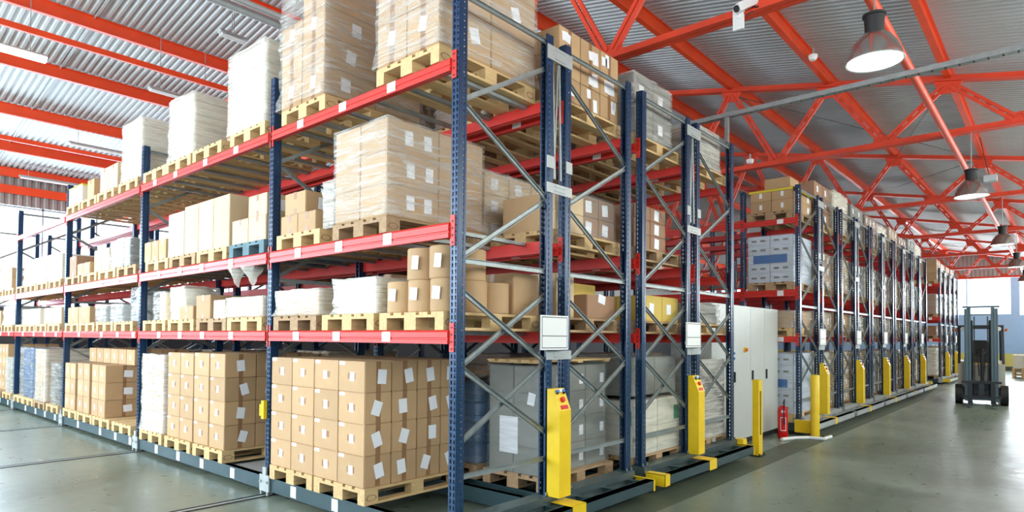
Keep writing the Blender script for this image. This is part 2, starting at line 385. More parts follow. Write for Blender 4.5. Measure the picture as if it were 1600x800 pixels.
# ------------------------------------------------------------ lamps
def high_bay(x, y, zr, label):
    t = empty('high_bay_lamp', (x, y, zr), label, 'lamp', 'bell lamps over the aisle')
    prof = [(.235, 0), (.232, .02), (.215, .08), (.185, .15), (.14, .215), (.095, .255), (.075, .27)]
    MB().lathe((x, y, zr), prof+[(r-.004, z) for r, z in prof[::-1]]).build('reflector', ALU, t, smooth=True, fix=True)
    MB().lathe((x, y, zr), [(.238, -.006), (.243, 0), (.238, .006), (.229, .0), (.238, -.006)]).build('rim', GALVL, t, smooth=True)
    MB().lathe((x, y, zr+.015), [(.001, 0), (.222, 0), (.222, .004), (.001, .004)]).build('lamp_glass', LAMPG, t)
    MB().lathe((x, y, zr+.262), [(.001, 0), (.078, 0), (.085, .15), (.098, .155), (.098, .175), (.085, .18), (.001, .18)]).build('ballast_housing', BLK, t, smooth=True)
    MB().cyl((x, y, zr+.44), (x, y, 5.026), .008, 8).build('hanger', GALV, t)
    l = bpy.data.lights.new('high_bay_light', 'SPOT'); l.energy = 130; l.spot_size = 2.4; l.spot_blend = .8; l.shadow_soft_size = .2; l.color = (1, .99, .80)
    lo = bpy.data.objects.new('high_bay_light', l); COL.objects.link(lo); lo.location = (x, y, zr-.02)
for i, (x, y, z) in enumerate(((3.14, -2.2, 4.22), (9.14, -2.39, 3.99), (15.14, -2.45, 3.89), (21.14, -2.45, 3.905), (27.14, -2.45, 3.9))):
    high_bay(x, y, z, 'bell-shaped aluminium aisle lamp, %s along the aisle' % ORD[i])
t = empty('junction_box', (9.2, -2.62, 4.2), 'small grey junction box hanging beside the second bell lamp', 'box')
MB().box(9.12, 9.28, -2.72, -2.55, 4.2, 4.3).build('case', GALVL, t); MB().cyl((9.2, -2.62, 4.3), (9.2, -2.5, 4.95), .006, 6).build('cable', BLK, t)
def strip(x0, x1, y, z, label, lit, hang=0):
    t = empty('strip_light', ((x0+x1)/2, y, z), label, 'strip light', 'strip lights')
    m = MB(); m.prism([(y-.07, z+.06), (y+.07, z+.06), (y+.05, z+.10), (y-.05, z+.10)], 'x', x0, x1); m.build('housing', GALVL, t)
    m = MB()
    for s in (-.035, .035): m.cyl((x0+.03, y+s, z+.035), (x1-.03, y+s, z+.035), .018, 10)
    m.build('tube', TUBEG if lit else WPL, t, smooth=True)
    if lit: MB().prism([(y-.08, z+.06), (y+.08, z+.06), (y+.06, z-.01), (y-.06, z-.01)], 'x', x0-.02, x1+.02).build('diffuser', TUBEG, t)
    m = MB()
    for xx in (x0+.2, x1-.2): m.cyl((xx, y, z+.1), (xx, y, roof_z(y)-.01), .006, 6)
    m.build('hanger', GALV, t)
strip(-2.35, -.62, 9.25, 6.2, 'lit strip light glowing white beside an orange purlin', True)
strip(.98, 2.2, 9.3, 6.2, 'unlit strip light hanging behind the tall white stacks', False)
strip(1.0, 2.7, 14.45, 6.2, 'unlit strip light, second back, above top shelf cartons', False)
strip(.7, 2.9, 17.7, 5.86, 'white strip light at the eave near the far wall', False)
strip(.85, 1.28, 6.1, 6.2, 'short pale strip light hung on thin wires under ridge', False)

# security camera and sensors
t = empty('security_camera', (3.0, -.95, 5.1), 'white security camera on bracket fixed to the first truss chord', 'camera')
MB().box(3.04, 3.07, -1.03, -.92, 4.87, 5.10).build('bracket', WPL, t)
MB().bar((3.16, -1.12, 5.17), (2.98, -.99, 5.06), .085, .085).bar((3.055, -.99, 4.98), (3.06, -1.03, 5.10), .04, .04).build('housing', WPL, t)
MB().cyl((2.985, -.994, 5.063), (2.965, -.980, 5.051), .034, 16).build('lens', BLK, t)
MB().cyl((3.12, -1.09, 5.10), (3.08, -1.17, 5.06), .006, 6).cyl((3.08, -1.17, 5.06), (3.04, -1.06, 4.98), .006, 6).build('cable', BLK, t)
for (x, y, z, nm) in ((7.7, -.41, 6.28, 'under the purlin by the first bell lamp'), (9.14, 1.166, 5.14, 'on the second truss above the fourth rack row post')):
    t = empty('smoke_detector', (x, y, z), 'round white smoke detector '+nm, 'smoke detector'); MB().lathe((x, y, z), [(.001, 0), (.05, .01), (.07, .05), (.07, .09), (.001, .09)], 20).build('body', WPL, t, smooth=True)
    MB().cyl((x, y, z+.09), (x, y, z+.2), .02, 8).build('mount', GALVL, t)

# ------------------------------------------------------------ pallet racks on mobile carriages
PW, PD, FD = .077, .085, 1.18
LV = {1: (1.619, 1.725), 2: (2.436, 2.556), 3: (3.731, 3.835)}
TOP = 4.414
def post_mesh():
    m = MB(); z0, z1 = .05, TOP
    # perforated front web at x=0, two hole columns
    ys = [0, .013, .027, .050, .064, PW]
    z = z0; zs = []
    while z < z1-.05: zs.append(z); z += .05
    zs.append(z1)
    for a, b in zip(zs[:-1], zs[1:]):
        for i in range(5):
            ya, yb = ys[i], ys[i+1]
            if i in (1, 3) and b-a < .051:
                h0, h1 = a+.010, a+.040; q = .002
                m.quad([(0, ya, a), (0, yb, a), (0, yb-q, h0), (0, ya+q, h0)]); m.quad([(0, ya, h1), (0, yb, h1), (0, yb, b), (0, ya, b)])
                m.quad([(0, ya, a), (0, ya+q, h0), (0, ya, h1), (0, ya, b)][:3]); m.quad([(0, yb, a), (0, yb-q, h0), (0, yb, h1)])
            else: m.quad([(0, ya, a), (0, yb, a), (0, yb, b), (0, ya, b)])
        for y in (0, PW):   # side webs with small bolt holes
            if b-a < .051:
                xa, xb = .046, .057; c0, c1 = a+.0195, a+.0305
                for (p, q, r, s) in ((0, xa, a, b), (xb, PD, a, b), (xa, xb, a, c0), (xa, xb, c1, b)): m.quad([(p, y, r), (q, y, r), (q, y, s), (p, y, s)])
            else: m.quad([(0, y, a), (PD, y, a), (PD, y, b), (0, y, b)])
            y2 = y+(.016 if y == 0 else -.016); m.quad([(PD, y, a), (PD, y2, a), (PD, y2, b), (PD, y, b)])
    return m.mesh('upright', [BLUE], fix=False, solid=.0025)
POST = post_mesh()
def foot_mesh():
    m = MB(); m.box(-.02, .11, -.03, .11, 0, .008, 0)
    for x in (0, .09): m.cyl((x, -.015, .008), (x, -.015, .035), .009, 8, 1)
    return m.mesh('foot_plate', [BASE, GALV])
FOOT = foot_mesh()
BEAMC = {}
def beam_mesh(L, h):
    k = (round(L, 3), round(h, 3))
    if k not in BEAMC:
        m = MB()   # stepped profile, front at x=-.03
        pr = [(-.004, 0), (-.030, 0), (-.030, h*.30), (-.024, h*.34), (-.024, h*.42), (-.030, h*.46), (-.030, h*.86), (-.018, h), (-.004, h)]
        m.prism([(x, z) for x, z in pr], 'y', 0, L)
        m.prism([(x+.022, z) for x, z in [(-.026, .004), (-.026, h-.004), (.012, h-.004), (.012, .004)]], 'y', .002, L-.002)
        for y in (-.052, L+.002):
            m.box(-.012, -.004, y, y+.05, -.06, h+.055)
            for q in range(4): m.box(-.016, -.012, y+.018, y+.03, -.045+q*.055, -.03+q*.055, 1)
        BEAMC[k] = m.mesh('beam', [RED, DRK])
    return BEAMC[k]
NODES = [(0, .60, 1, .60), (0, .85, 1, 1.44), (0, 1.43, 1, .83), (0, 1.44, 1, 2.05), (0, 2.03, 1, 1.45), (0, 2.265, 1, 2.265), (0, 2.29, 1, 2.90), (0, 3.49, 1, 2.92), (0, 3.52, 1, 4.11), (0, 4.34, 1, 4.34)]
def brace_mb(x0, y, nd, mirror):
    xa, xb = x0+PD-.02, x0+FD-PD+.02
    if mirror: xa, xb = xb, xa
    p, q = Vector((xa, y, nd[1])), Vector((xb, y, nd[3])); m = MB()
    d = (q-p).normalized(); up = Vector((0, 1, 0)); s = d.cross(up).normalized()
    off = 0.012 if nd[1] < nd[3] else -.012
    p.y += off; q.y += off
    m.bar(p, q, .04, .003, up=(0, 1, 0))   # channel: web and two lips
    for k in (-1, 1): m.bar(p+s*.019*k-Vector((0, .009, 0)), q+s*.019*k-Vector((0, .009, 0)), .003, .02, up=(0, 1, 0))
    return m
def carriage(idx, x0, bays, label, detail=2, boards=True):
    t = empty('mobile_pallet_rack', (x0+1.28, 0, 0), label, 'pallet rack', 'mobile pallet racks')
    ys = [0]
    for b in bays: ys.append(ys[-1]+b)
    rows = (x0, x0+1.3775)
    for r, xr in enumerate(rows):
        for j, y in enumerate(ys):
            place('upright', POST, (xr, y, 0), t)
            place('upright', POST, (xr+FD, y+PW, 0), t, rz=PI)
            if j == 0:
                place('foot_plate', FOOT, (xr, y, .272), t); place('foot_plate', FOOT, (xr+FD-.09, y, .272), t)
                for nd in NODES: brace_mb(xr, y+PW/2, nd, r == 1).build('brace', GALV, t)
            elif detail > 0:
                m = MB()
                for nd in NODES:
                    b = brace_mb(xr, y+PW/2, nd, r == 1); k = len(m.v); m.v += b.v; m.f += [tuple(i+k for i in f) for f in b.f]; m.m += b.m
                m.build('frame_bracing', GALV, t)
        for lv, (za, zb) in LV.items():
            for j, b in enumerate(bays):
                if idx == 0 and r == 0 and lv == 3 and j >= 4: continue
                ya = ys[j]+PW; L = b-PW; me = beam_mesh(L, zb-za)
                fb = place('beam', me, (xr, ya, za), t); place('beam', me, (xr+FD, ya+L, za), t, rz=PI)
                lab = []
                if idx == 0 and r == 0: lab = {(1, 0): (.823, 1.556, 2.253), (1, 1): (3.645, 4.398, 5.058, 5.752), (1, 2): (6.706, 7.376, 8.113, 9.3), (1, 3): (10.7, 11.5, 12.3, 13.2), (1, 4): (14.5, 15.3, 16.2),
                                              (2, 0): (.821, 1.535, 2.241), (2, 1): (3.677, 4.45, 5.1, 5.8), (2, 2): (7.4, 8.2), (3, 0): (.793, 1.504, 2.229), (3, 1): (3.6, 4.4, 5.3, 6.0)}.get((lv, j), ())
                elif j == 0: lab = (ya+.25,) if L < 1.2 else (ya+.5, ya+1.9)
                for q, yl in enumerate(lab):
                    MB().box(xr-.034, xr-.0305, yl-.055, yl+.055, za+.012, zb-.012).build('label_plate', WPL, fb)
                if detail > 1 and r == 0 and j < 2 and lv > 0:
                    n = 6 if j == 0 else 8
                    for q in range(n):
                        yy = ya+L*(q+.5)/n; MB().box(xr+.02, xr+FD-.02, yy-.025, yy+.025, zb-.035, zb-.005).build('support_bar', GALV, t)
        # base rails along the bays
        for j, b in enumerate(bays):
            for xx, s in ((xr, 1), (xr+FD, -1)):
                m = MB(); ya = ys[j]+.05; yb = ys[j+1]+.03
                m.box(min(xx-.012*s, xx+.05*s), max(xx-.012*s, xx+.05*s), ya, yb, .055, .2)
                m.box(min(xx-.017*s, xx+.055*s), max(xx-.017*s, xx+.055*s), ya, yb, .186, .2)
                o = m.build('base_rail', BASE, t)
                if idx == 0 and r == 0 and s == 1:
                    for yl in {0: (.82, 1.57, 2.29), 1: (3.589, 4.386, 5.085, 5.807), 2: (6.8, 7.422, 8.135, 9.3), 3: (10.7, 11.4, 12.1, 12.9), 4: (14.5, 15.3)}.get(j, ()):
                        MB().box(xx-.016, xx-.0125, yl-.05, yl+.05, .07, .18).build('label_plate', WPL, o)
        if detail < 2 or r == 1:
            for y in ys[1:2]: MB().cyl((xr+.05, y+.035, .0505), (xr+FD-.05, y+.035, .0505), .05, 16).build('wheel_axle', DRK, t)
        if detail > 1:
            for j, y in enumerate(ys[1:] if r == 0 else []):
                m = MB(); m.box(xr-.035, xr-.018, y-.06, y+.13, .05, .22); m.box(xr-.035, xr-.018, y+.0, y+.07, .22, .30)
                for yy in (-.03, .10):
                    m.cyl((xr-.05, y+yy, .15), (xr-.035, y+yy, .15), .014, 8); m.cyl((xr-.03, y+yy, .012), (xr-.03, y+yy, .05), .012, 8)
                m.build('splice_plate', GALVL, t)
                MB().cyl((xr+.05, y+.035, .055), (xr+FD-.05, y+.035, .055), .05, 16).build('wheel_axle', DRK, t)
    xe = x0+2.5575; xb = xe+(.2475 if idx not in (1,) else .0)
    # end member the first frames stand on, and outer bumper ladder
    m = MB(); m.box(x0-.02, xe+.02, -.045, .115, .205, .272); m.box(x0-.02, xe+.02, -.02, .09, .07, .205); m.build('end_member', ENDM if idx < 2 else GALVL, t)
    m = MB(); m.box(x0, xe+.03, -.275, -.20, .10, .215); m.box(x0, xe+.03, -.275, -.185, .205, .215); m.box(x0, xe+.03, -.275, -.185, .10, .108); m.build('bumper_rail', BASE if idx < 2 else GALVL, t)  # far rails swap slate green for pale steel, painting in their bright reflection
    m = MB()
    for q in range(6):
        xx = x0+.12+q*.46; m.box(xx, xx+.05, -.2, -.045, .12, .205)
    m.build('cross_piece', BASE if idx < 2 else GALVL, t)
    for nm, a, b in ((('end', x0-.004, x0+.11),) if idx < 3 or idx == 7 else ())+(('middle', x0+1.13, x0+1.33 if idx < 2 else x0+1.27),)+((('end', xe-.0, xe+.035),) if idx < 2 else ()):
        m = MB(); m.box(a, b, -.28, -.04, .2155, .221); m.box(a, b, -.281, -.2755, .098, .221)
        if nm == 'end': m.box(a if a < x0 else b-.006, a+.006 if a < x0 else b, -.281, -.05, .098, .221)
        m.build('yellow_%s_cap' % nm, YEL, t)
    # ties between the two rows
    xa, xc = x0+FD, x0+1.3775
    for z, h in ((4.19, .13), (2.98, .09), (1.475, .08)):
        m = MB(); m.box(xa-PD-.004, xc+PD+.004, -.012, -.003, z, z+h)
        for zz in (z+.02, z+h-.03): m.box(xa+.02, xc-.02, -.018, -.012, zz, zz+.01)
        m.build('tie_plate', GALVL, t)
    for z in (3.2,):
        for a in (xa-PD-.004, xc-.004): MB().box(a, a+PD+.008, -.014, -.003, z, z+.11).build('rod_clip', GALVL, t)
    m = MB()
    for a, b in ((xa+.02, xa+.06), (xa+.10, xa+.04), (xa+.12, xa+.15)): m.cyl((a, .02, 4.2), (b, .02, 3.12), .011, 8)
    m.build('hanging_rod', GALV, t, smooth=True)
    if boards:
        xm = x0+1.13
        s0 = MB().box(xm-.20, xm+.20, -.075, -.065, 1.565, 1.87).build('sign_board', WPL, t)
        m = MB()
        for (a, b, c, d) in ((xm-.185, xm+.185, 1.85, 1.856), (xm-.185, xm+.185, 1.58, 1.586), (xm-.185, xm-.18, 1.58, 1.856), (xm+.18, xm+.185, 1.58, 1.856), (xm-.185, xm+.185, 1.685, 1.691)):
            m.box(a, b, -.0765, -.0752, c, d)
        m.build('printed_border', INK, s0)
        MB().box(xm-.12, xm+.12, -.065, -.012, 1.6, 1.64).build('sign_bracket', GALVL, t)
        # yellow control column with sloped panel
        xm = x0+1.19; c = empty_child('control_column', (xm, -.10, .27), t)
        MB().prism([(-.15, .272), (-.012, .272), (-.012, 1.22), (-.07, 1.22), (-.15, 1.03)], 'x', xm-.085, xm+.085).build('column_body', YEL, c)
        def on(u, v, r, mtl, nm):   # on the sloped face; u across, v up the slope
            y = -.15+.08*v; z = 1.03+.19*v; nrm = Vector((0, -.19, .09)).normalized(); p = Vector((xm+u, y, z))
            MB().cyl(p, p+nrm*.022, r, 12, 0).build(nm, mtl, c, smooth=True)
        on(-.045, .86, .014, BLB, 'button'); on(0, .88, .018, WPL, 'button'); on(.045, .86, .014, BLB, 'button'); on(-.045, .78, .010, BLK, 'button'); on(.05, .77, .010, BLK, 'button')
        on(0, .48, .024, REDB, 'emergency_stop')
        p = Vector((xm, -.15+.08*.15, 1.03+.19*.15)); d = Vector((0, .09, .19)).normalized()
        MB().bar(p-d*.018, p+d*.018, .10, .012, up=(0, -.19, .09)).build('status_display', REDB, c)
    if idx == 2:
        MB().box(x0-.14, x0-.005, -.28, .06, .06, .27).build('stop_block', YEL, t)
    if idx in (1,) or (idx == 6):
        m = MB().prism([(xe+.035, .10), (xe+.20, .10), (xe+.16, .28), (xe+.035, .28)], 'y', -.12, .05); m.build('stop_block', YEL, t)
    return t
def empty_child(name, loc, parent):
    o = bpy.data.objects.new(name, None); COL.objects.link(o); WORG[o.name] = Vector(loc); o.parent = parent; o.location = Vector(loc)-WORG[parent.name]; o.empty_display_size = .1
    return o
BA = [2.8, 3.7237, 3.7237, 3.7237, 3.7237]
A = carriage(0, 0, BA, 'blue and red mobile pallet rack at the front corner, deepest loaded', 2)
MB().box(-.045, -.005, 2.85, 2.90, .80, .99).box(-.05, -.01, 2.90, 2.925, .83, .95).build('sensor_box', YEL, A)
MB().box(.06, 1.12, 2.92, 3.78, .165, .18).build('deck_panel', GALVL, A)
carriage(1, 2.805, BA, 'mobile pallet rack closed up behind the corner rack, before the cabinets', 1)
EX = [8.35+2.81*i for i in range(5)]
for i, x in enumerate(EX):
    carriage(i+2, x, [.98, 3.72] if i == 0 else [2.8], 'mobile pallet rack, %s of the five past the grey cabinets' % ORD[i], 0)
GX = [25.4, 28.21]
for i, x in enumerate(GX): carriage(i+7, x, [1.2, 3.7] if i == 0 else [2.8], 'far mobile pallet rack beyond the open aisle, %s' % ('first' if i == 0 else 'last'), 0)

# ------------------------------------------------------------ goods
PALC = {}
def pallet_mesh(tone):
    if tone not in PALC:
        m = MB(); L, W = 1.2, .8
        for y, w in ((0, .145), (.1875-.00, .10), (.3275, .145), (.5075+.005, .10), (.655, .145)): m.box(0, L, y, y+w, .122, .144)
        for x in (0, .5275, 1.055): m.box(x, x+.145, 0, W, .10, .122)
        for x in (0, .5275, 1.055):
            for y, w in ((0, .10), (.3275, .145), (.70, .10)): m.box(x, x+.145, y, y+w, .022, .10)
        for y, w in ((0, .10), (.3275, .145), (.70, .10)): m.box(0, L, y, y+w, 0, .022)
        # burnt oval on corner blocks
        for (cx, cy, ax) in ((.0725, -.001, 'y'), (1.1275, -.001, 'y')):
            k = 14
            for i in range(k):
                a, b = 2*PI*i/k, 2*PI*(i+1)/k
                P = lambda r, s, t: (cx+.055*r*math.cos(t), cy, .061+.028*r*math.sin(t))
                m.quad([P(1, 0, a), P(1, 0, b), P(.86, 0, b), P(.86, 0, a)], 1)
        PALC[tone] = m.mesh('wooden_pallet', [WOODS[tone], BRAND], off=(0, 0, 0), bevel=0)
    return PALC[tone]
def pallet(x, y, z, place_txt, tone=None, what=''):
    if tone is None: tone = random.choice((0, 0, 1))
    col = ('pale', 'weathered', 'grey-blue')[tone]
    o = place('wooden_pallet', pallet_mesh(tone), (x, y, z), None); 
    return tag(o, ('%s wooden pallet %s, %s' % (col, what, place_txt)).replace(' ,', ','), 'pallet', 'wooden pallets')
CARC = {}
def carton_mesh(dx, dy, dz, style, mt):
    k = (round(dx, 3), round(dy, 3), round(dz, 3), style, mt.name)
    if k not in CARC:
        m = MB(); b = .006
        bm = bmesh.new(); bmesh.ops.create_cube(bm, size=1); bmesh.ops.scale(bm, vec=(dx, dy, dz), verts=bm.verts); bmesh.ops.translate(bm, vec=(dx/2, dy/2, dz/2), verts=bm.verts)
        bmesh.ops.bevel(bm, geom=bm.edges[:], offset=b, segments=2, affect='EDGES')
        for f in bm.faces: m.quad([v.co for v in f.verts], 0)
        bm.free(); e = .0012; w = .026
        if style in ('y', 'w'):   # tape over the top and down the narrow side
            m.box(dx/2-w, dx/2+w, -e, dy+e, dz-.0, dz+e, 1); m.box(dx/2-w, dx/2+w, -e, 0.0, .004 if style == 'y' else dz-.07, dz, 1)
        if style in ('x', 'w'):
            m.box(-e, dx+e, dy/2-w, dy/2+w, dz, dz+e, 1); m.box(-e, 0, dy/2-w, dy/2+w, dz-.07, dz, 1); m.box(-e, 0, dy/2-w, dy/2+w, 0.004, .06, 1)
        if style == 'v':          # dark full-height tape on the aisle side
            m.box(-e, 0, dy/2-.03, dy/2+.03, .004, dz-.004, 1); m.box(-e, dx+e, dy/2-w, dy/2+w, dz, dz+e, 1)
        if style == 'p':          # patch of tape under the front label
            m.box(-e, 0, dy/2-.055, dy/2+.055, dz*.42, dz*.62, 1)
            m.box(dx/2-w, dx/2+w, -e, 0.0, .004, dz, 1)
        m.box(-.0004, dx*.99, dy/2-.0015, dy/2+.0015, dz-.001, dz+.0006, 1)
        CARC[k] = m.mesh('carton', [mt, TAPE])
    return CARC[k]
LABC = {}
def sticker(parent, x, y, z, w, h, face='x', tilt=0, mt=None):
    mt = mt or PAPER; k = (round(w, 3), round(h, 3), face, mt.name)
    if k not in LABC:
        m = MB()
        if face == 'x': m.box(-.0012, 0, -w/2, w/2, -h/2, h/2)
        else: m.box(-w/2, w/2, -.0012, 0, -h/2, h/2)
        LABC[k] = m.mesh('paper_label', [mt])
    o = place('paper_label', LABC[k], (x, y, z), parent)
    if face == 'x': o.rotation_euler.x = tilt
    else: o.rotation_euler.y = tilt
    return o
def carton(x, y, z, dx, dy, dz, label, style='x', mt=None, group=None, jit=.0, parent=None):
    mt = mt or KRAFT
    rz = random.uniform(-jit, jit)
    o = place('carton', carton_mesh(dx, dy, dz, style, mt), (x, y, z), parent, rz)
    if parent is None: tag(o, label, 'carton', group or 'cartons')
    return o
CNAME = {'kraft_card': 'brown', 'pale_card': 'pale tan', 'dark_card': 'dark brown', 'mustard_card': 'mustard', 'white_card': 'white', 'grey_card': 'grey', 'blue_white_card': 'white', 'grey_goods': 'grey'}
def stack(place_txt, x, y, z, nx, ny, nz, dx, dy, dz, mt=None, style='x', stick=None, g=.006, jit=.003, parent=None, skip=lambda i, j, k: False, allv=False):
    mt = mt or KRAFT
    for k in range(nz):
        for j in range(ny):
            for i in range(nx):
                if not allv and (nx > 2 or ny > 2) and i > 0 and j > 0 and k < nz-1: continue
                if skip(i, j, k): continue
                ox, oy = random.uniform(-.0015, .0015), random.uniform(-.0015, .0015)
                lab = '%s carton, %s layer, %s across, %s deep, %s' % (CNAME[mt.name], ORD[k], ORD[ny-1-j], ORD[i], place_txt)
                if nx == 1: lab = '%s carton, %s layer, %s across, %s' % (CNAME[mt.name], ORD[k], ORD[ny-1-j], place_txt)
                X, Y, Z = x+i*dx+ox, y+j*dy+oy, z+k*dz
                c = carton(X, Y, Z, dx-g, dy-g, dz-.002, lab, style, mt, 'cartons, '+place_txt, jit, parent)
                if stick: stick(c, X, Y, Z, dx-g, dy-g, dz-.002, i, j, k)
def film(root, x0, x1, y0, y1, z0, z1, mt=None, amp=.012, seed=0, top=True, flare=0., lean=0.):
    """stretch film hugging a load: gridded shell with creases, sharp-ish corners"""
    m = MB(); n = 16; nzz = max(6, int((z1-z0)/.05)); g = .010
    def P(u, v, w):
        x = x0-g+(x1-x0+2*g)*u; y = y0-g+(y1-y0+2*g)*v; z = z0+(z1-z0+g)*w
        q = Vector((x*2.6, y*2.6, z*9+x*3))+Vector((seed*7.1, seed*3.3, 0)); d = noise.noise(q)*amp+noise.noise(q*3.1)*amp*.6
        cx, cy = (x0+x1)/2, (y0+y1)/2; o = Vector((x-cx, y-cy, 0)); L = o.length or 1; o /= L
        d = max(d, -.006); fl = flare*max(0, 1-w*6)
        return (x+o.x*(d+fl)+lean*w, y+o.y*(d+fl), z+(abs(d)*.8 if w > .99 else 0))
    ring = [(i/n, 0) for i in range(n)]+[(1, i/n) for i in range(n)]+[(1-i/n, 1) for i in range(n)]+[(0, 1-i/n) for i in range(n)]
    k0 = len(m.v)
    for a in range(nzz+1):
        for (u, v) in ring: m.v.append(P(u, v, a/nzz))
    R = len(ring)
    for a in range(nzz):
        for i in range(R):
            j = (i+1) % R; m.f.append((k0+a*R+i, k0+a*R+j, k0+(a+1)*R+j, k0+(a+1)*R+i)); m.m.append(0)
    if top:
        kt = len(m.v)
        for a in range(n+1):
            for b in range(n+1): m.v.append(P(a/n, b/n, 1))
        for a in range(n):
            for b in range(n): m.f.append((kt+a*(n+1)+b, kt+(a+1)*(n+1)+b, kt+(a+1)*(n+1)+b+1, kt+a*(n+1)+b+1)); m.m.append(0)
    o = m.build('stretch_film', mt or FILM, root, smooth=False, fix=False)
    for p in o.data.polygons: p.use_smooth = True
    return o
SEED = [0]
def wrapped(place_txt, desc, x0, y0, z0, nx, ny, nz, dx, dy, dz, mt=None, fm=None, style='x', stick=None, amp=.012, flare=.02, group='film-wrapped loads', top=True, skip=lambda i, j, k: False, xtra=0, lean=0.):
    SEED[0] += 1
    X1, Y1, Z1 = x0+nx*dx, y0+ny*dy, z0+nz*dz
    r = empty('wrapped_load', ((x0+X1)/2, (y0+Y1)/2, z0), '%s, %s' % (desc, place_txt), 'wrapped load', group)
    stack(place_txt, x0, y0, z0, nx, ny, nz, dx, dy, dz, mt, style, stick, jit=0, parent=r, skip=skip)
    film(r, x0, X1, y0, Y1, z0+.002, Z1, fm, amp, SEED[0], top, flare, lean)
    return r
def slabs(place_txt, desc, x0, x1, y0, y1, z0, z1, n, mt, fm, amp=.012, name='parcel', jit=.012, flare=.02, lean=0.):
    """wrapped pile of flat parcels"""
    SEED[0] += 1; r = empty('wrapped_load', ((x0+x1)/2, (y0+y1)/2, z0), '%s, %s' % (desc, place_txt), 'wrapped load', 'film-wrapped loads'); h = (z1-z0)/n
    for k in range(n):
        a, b = random.uniform(-jit, jit)+lean*k/n, random.uniform(-jit, jit); m = MB().box(x0+.012+a, x1-.012+a, y0+.012+b, y1-.012+b, z0+k*h+.002, z0+(k+1)*h)
        m.build(name, mt, r, bevel=min(.02, h*.25))
    film(r, x0, x1, y0, y1, z0+.002, z1, fm, amp, SEED[0], True, flare, lean)
    return r
def drum_pile(place_txt, desc, x0, y0, z0, nx, ny, nz, d, h, mt, fm, name='drum'):
    SEED[0] += 1; X1, Y1, Z1 = x0+nx*d, y0+ny*d, z0+nz*h
    r = empty('wrapped_load', ((x0+X1)/2, (y0+Y1)/2, z0), '%s, %s' % (desc, place_txt), 'wrapped load', 'film-wrapped loads')
    for k in range(nz):
        for j in range(ny):
            for i in range(nx):
                c = (x0+d*(i+.5), y0+d*(j+.5), z0+k*h)
                MB().lathe(c, [(.001, 0), (d*.46, 0), (d*.485, .012), (d*.485, h*.30), (d*.47, h*.33), (d*.485, h*.36), (d*.485, h-.02), (d*.45, h-.004), (.001, h-.004)], 20).build(name, mt, r, smooth=True)
    film(r, x0, X1, y0, Y1, z0+.002, Z1, fm, .016, SEED[0]); return r
def roll(x, y, z, r, h, label, mt=None, group='paper rolls'):
    mt = mt or KRAFT; o = MB().lathe((x, y, z), [(.04, h-.0), (.04, .002), (r-.006, 0), (r, .008), (r, h-.008), (r-.006, h), (.04, h)], 28).build('paper_roll', mt, smooth=True)
    return tag(o, label, 'paper roll', group)

# ---- front row, floor shelf
Z0 = .2; ZP = Z0+.145
FR = 'floor shelf'
pallet(-.03, 1.10, Z0, 'floor shelf by the corner post', 0, 'under brown cartons'); pallet(-.03, 1.93, Z0, 'floor shelf by the second post', 0, 'under brown cartons')
def near_stick(c, X, Y, Z, dx, dy, dz, i, j, k):
    if i == 0:
        sticker(c, X-.0014, Y+dy/2+random.uniform(-.02, .02), Z+dz*.5, .065, .08, 'x', random.uniform(-.08, .08))
        sticker(c, X-.0005, Y+dy-.055, Z+dz-.022, .085, .030, 'x'); 
    if j == 0: sticker(c, X+dx*.5+random.uniform(-.04, .05), Y-.0015, Z+dz*.5, .095, .13, 'y', random.uniform(-.35, .35))
stack('corner bay floor pallets', -.02, 1.125, ZP, 4, 4, 4, .298, .404, .277, KRAFT, 'p', near_stick)
# bay 2
for q, y in enumerate((3.82, 4.70, 5.60)): pallet(-.03, y, Z0, 'floor shelf, second bay, %s from corner post' % ORD[q], 0)
stack('second bay floor pallets', 0, 4.26, ZP, 3, 1, 4, .38, .42, .278, KRAFT, 'p', near_stick)
stack('second bay floor pallets, middle', 0, 4.70, ZP, 3, 2, 4, .38, .40, .275, KRAFT, 'p', near_stick)
stack('second bay floor pallets, near', 0.0, 3.84, ZP, 3, 1, 4, .38, .40, .278, KRAFT, 'p', near_stick)
wrapped('second bay floor, beside third post', 'silvery film-wrapped carton tower', 0, 5.62, ZP, 3, 2, 4, .38, .39, .262, KRAFT, FILMW, flare=.03, amp=.02)
# bay 3
for q, y in enumerate((6.77, 7.70, 8.54, 9.38)): pallet(-.03, y-.02, Z0, 'floor shelf, third bay, %s from third post' % ORD[q], 0)
def st3(c, X, Y, Z, dx, dy, dz, i, j, k):
    if i == 0: sticker(c, X-.0014, Y+dy/2, Z+dz*.5, .05, .09, 'x')
    if j == 0: sticker(c, X+dx*.6, Y-.0015, Z+dz*.5, .13, .11, 'y', random.uniform(-.1, .1))
stack('third bay floor, front stack', 0, 7.98, ZP, 2, 2, 3, .55, .34, .278, KRAFT, 'y', st3)
stack('third bay floor, middle stack', 0, 8.78, ZP, 2, 2, 3, .55, .33, .278, KRAFT, 'y', st3)
stack('third bay floor, end stack', 0, 9.56, ZP, 2, 2, 3, .55, .31, .272, KRAFT, 'y', st3)
stack('third bay floor, set-back top layer', .32, 7.70, ZP+.836, 2, 6, 1, .42, .38, .25, KRAFT, 'y', st3)
stack('third bay floor, low stack', .35, 7.15, ZP, 2, 1, 3, .4, .4, .278, KRAFT3, 'y', st3)
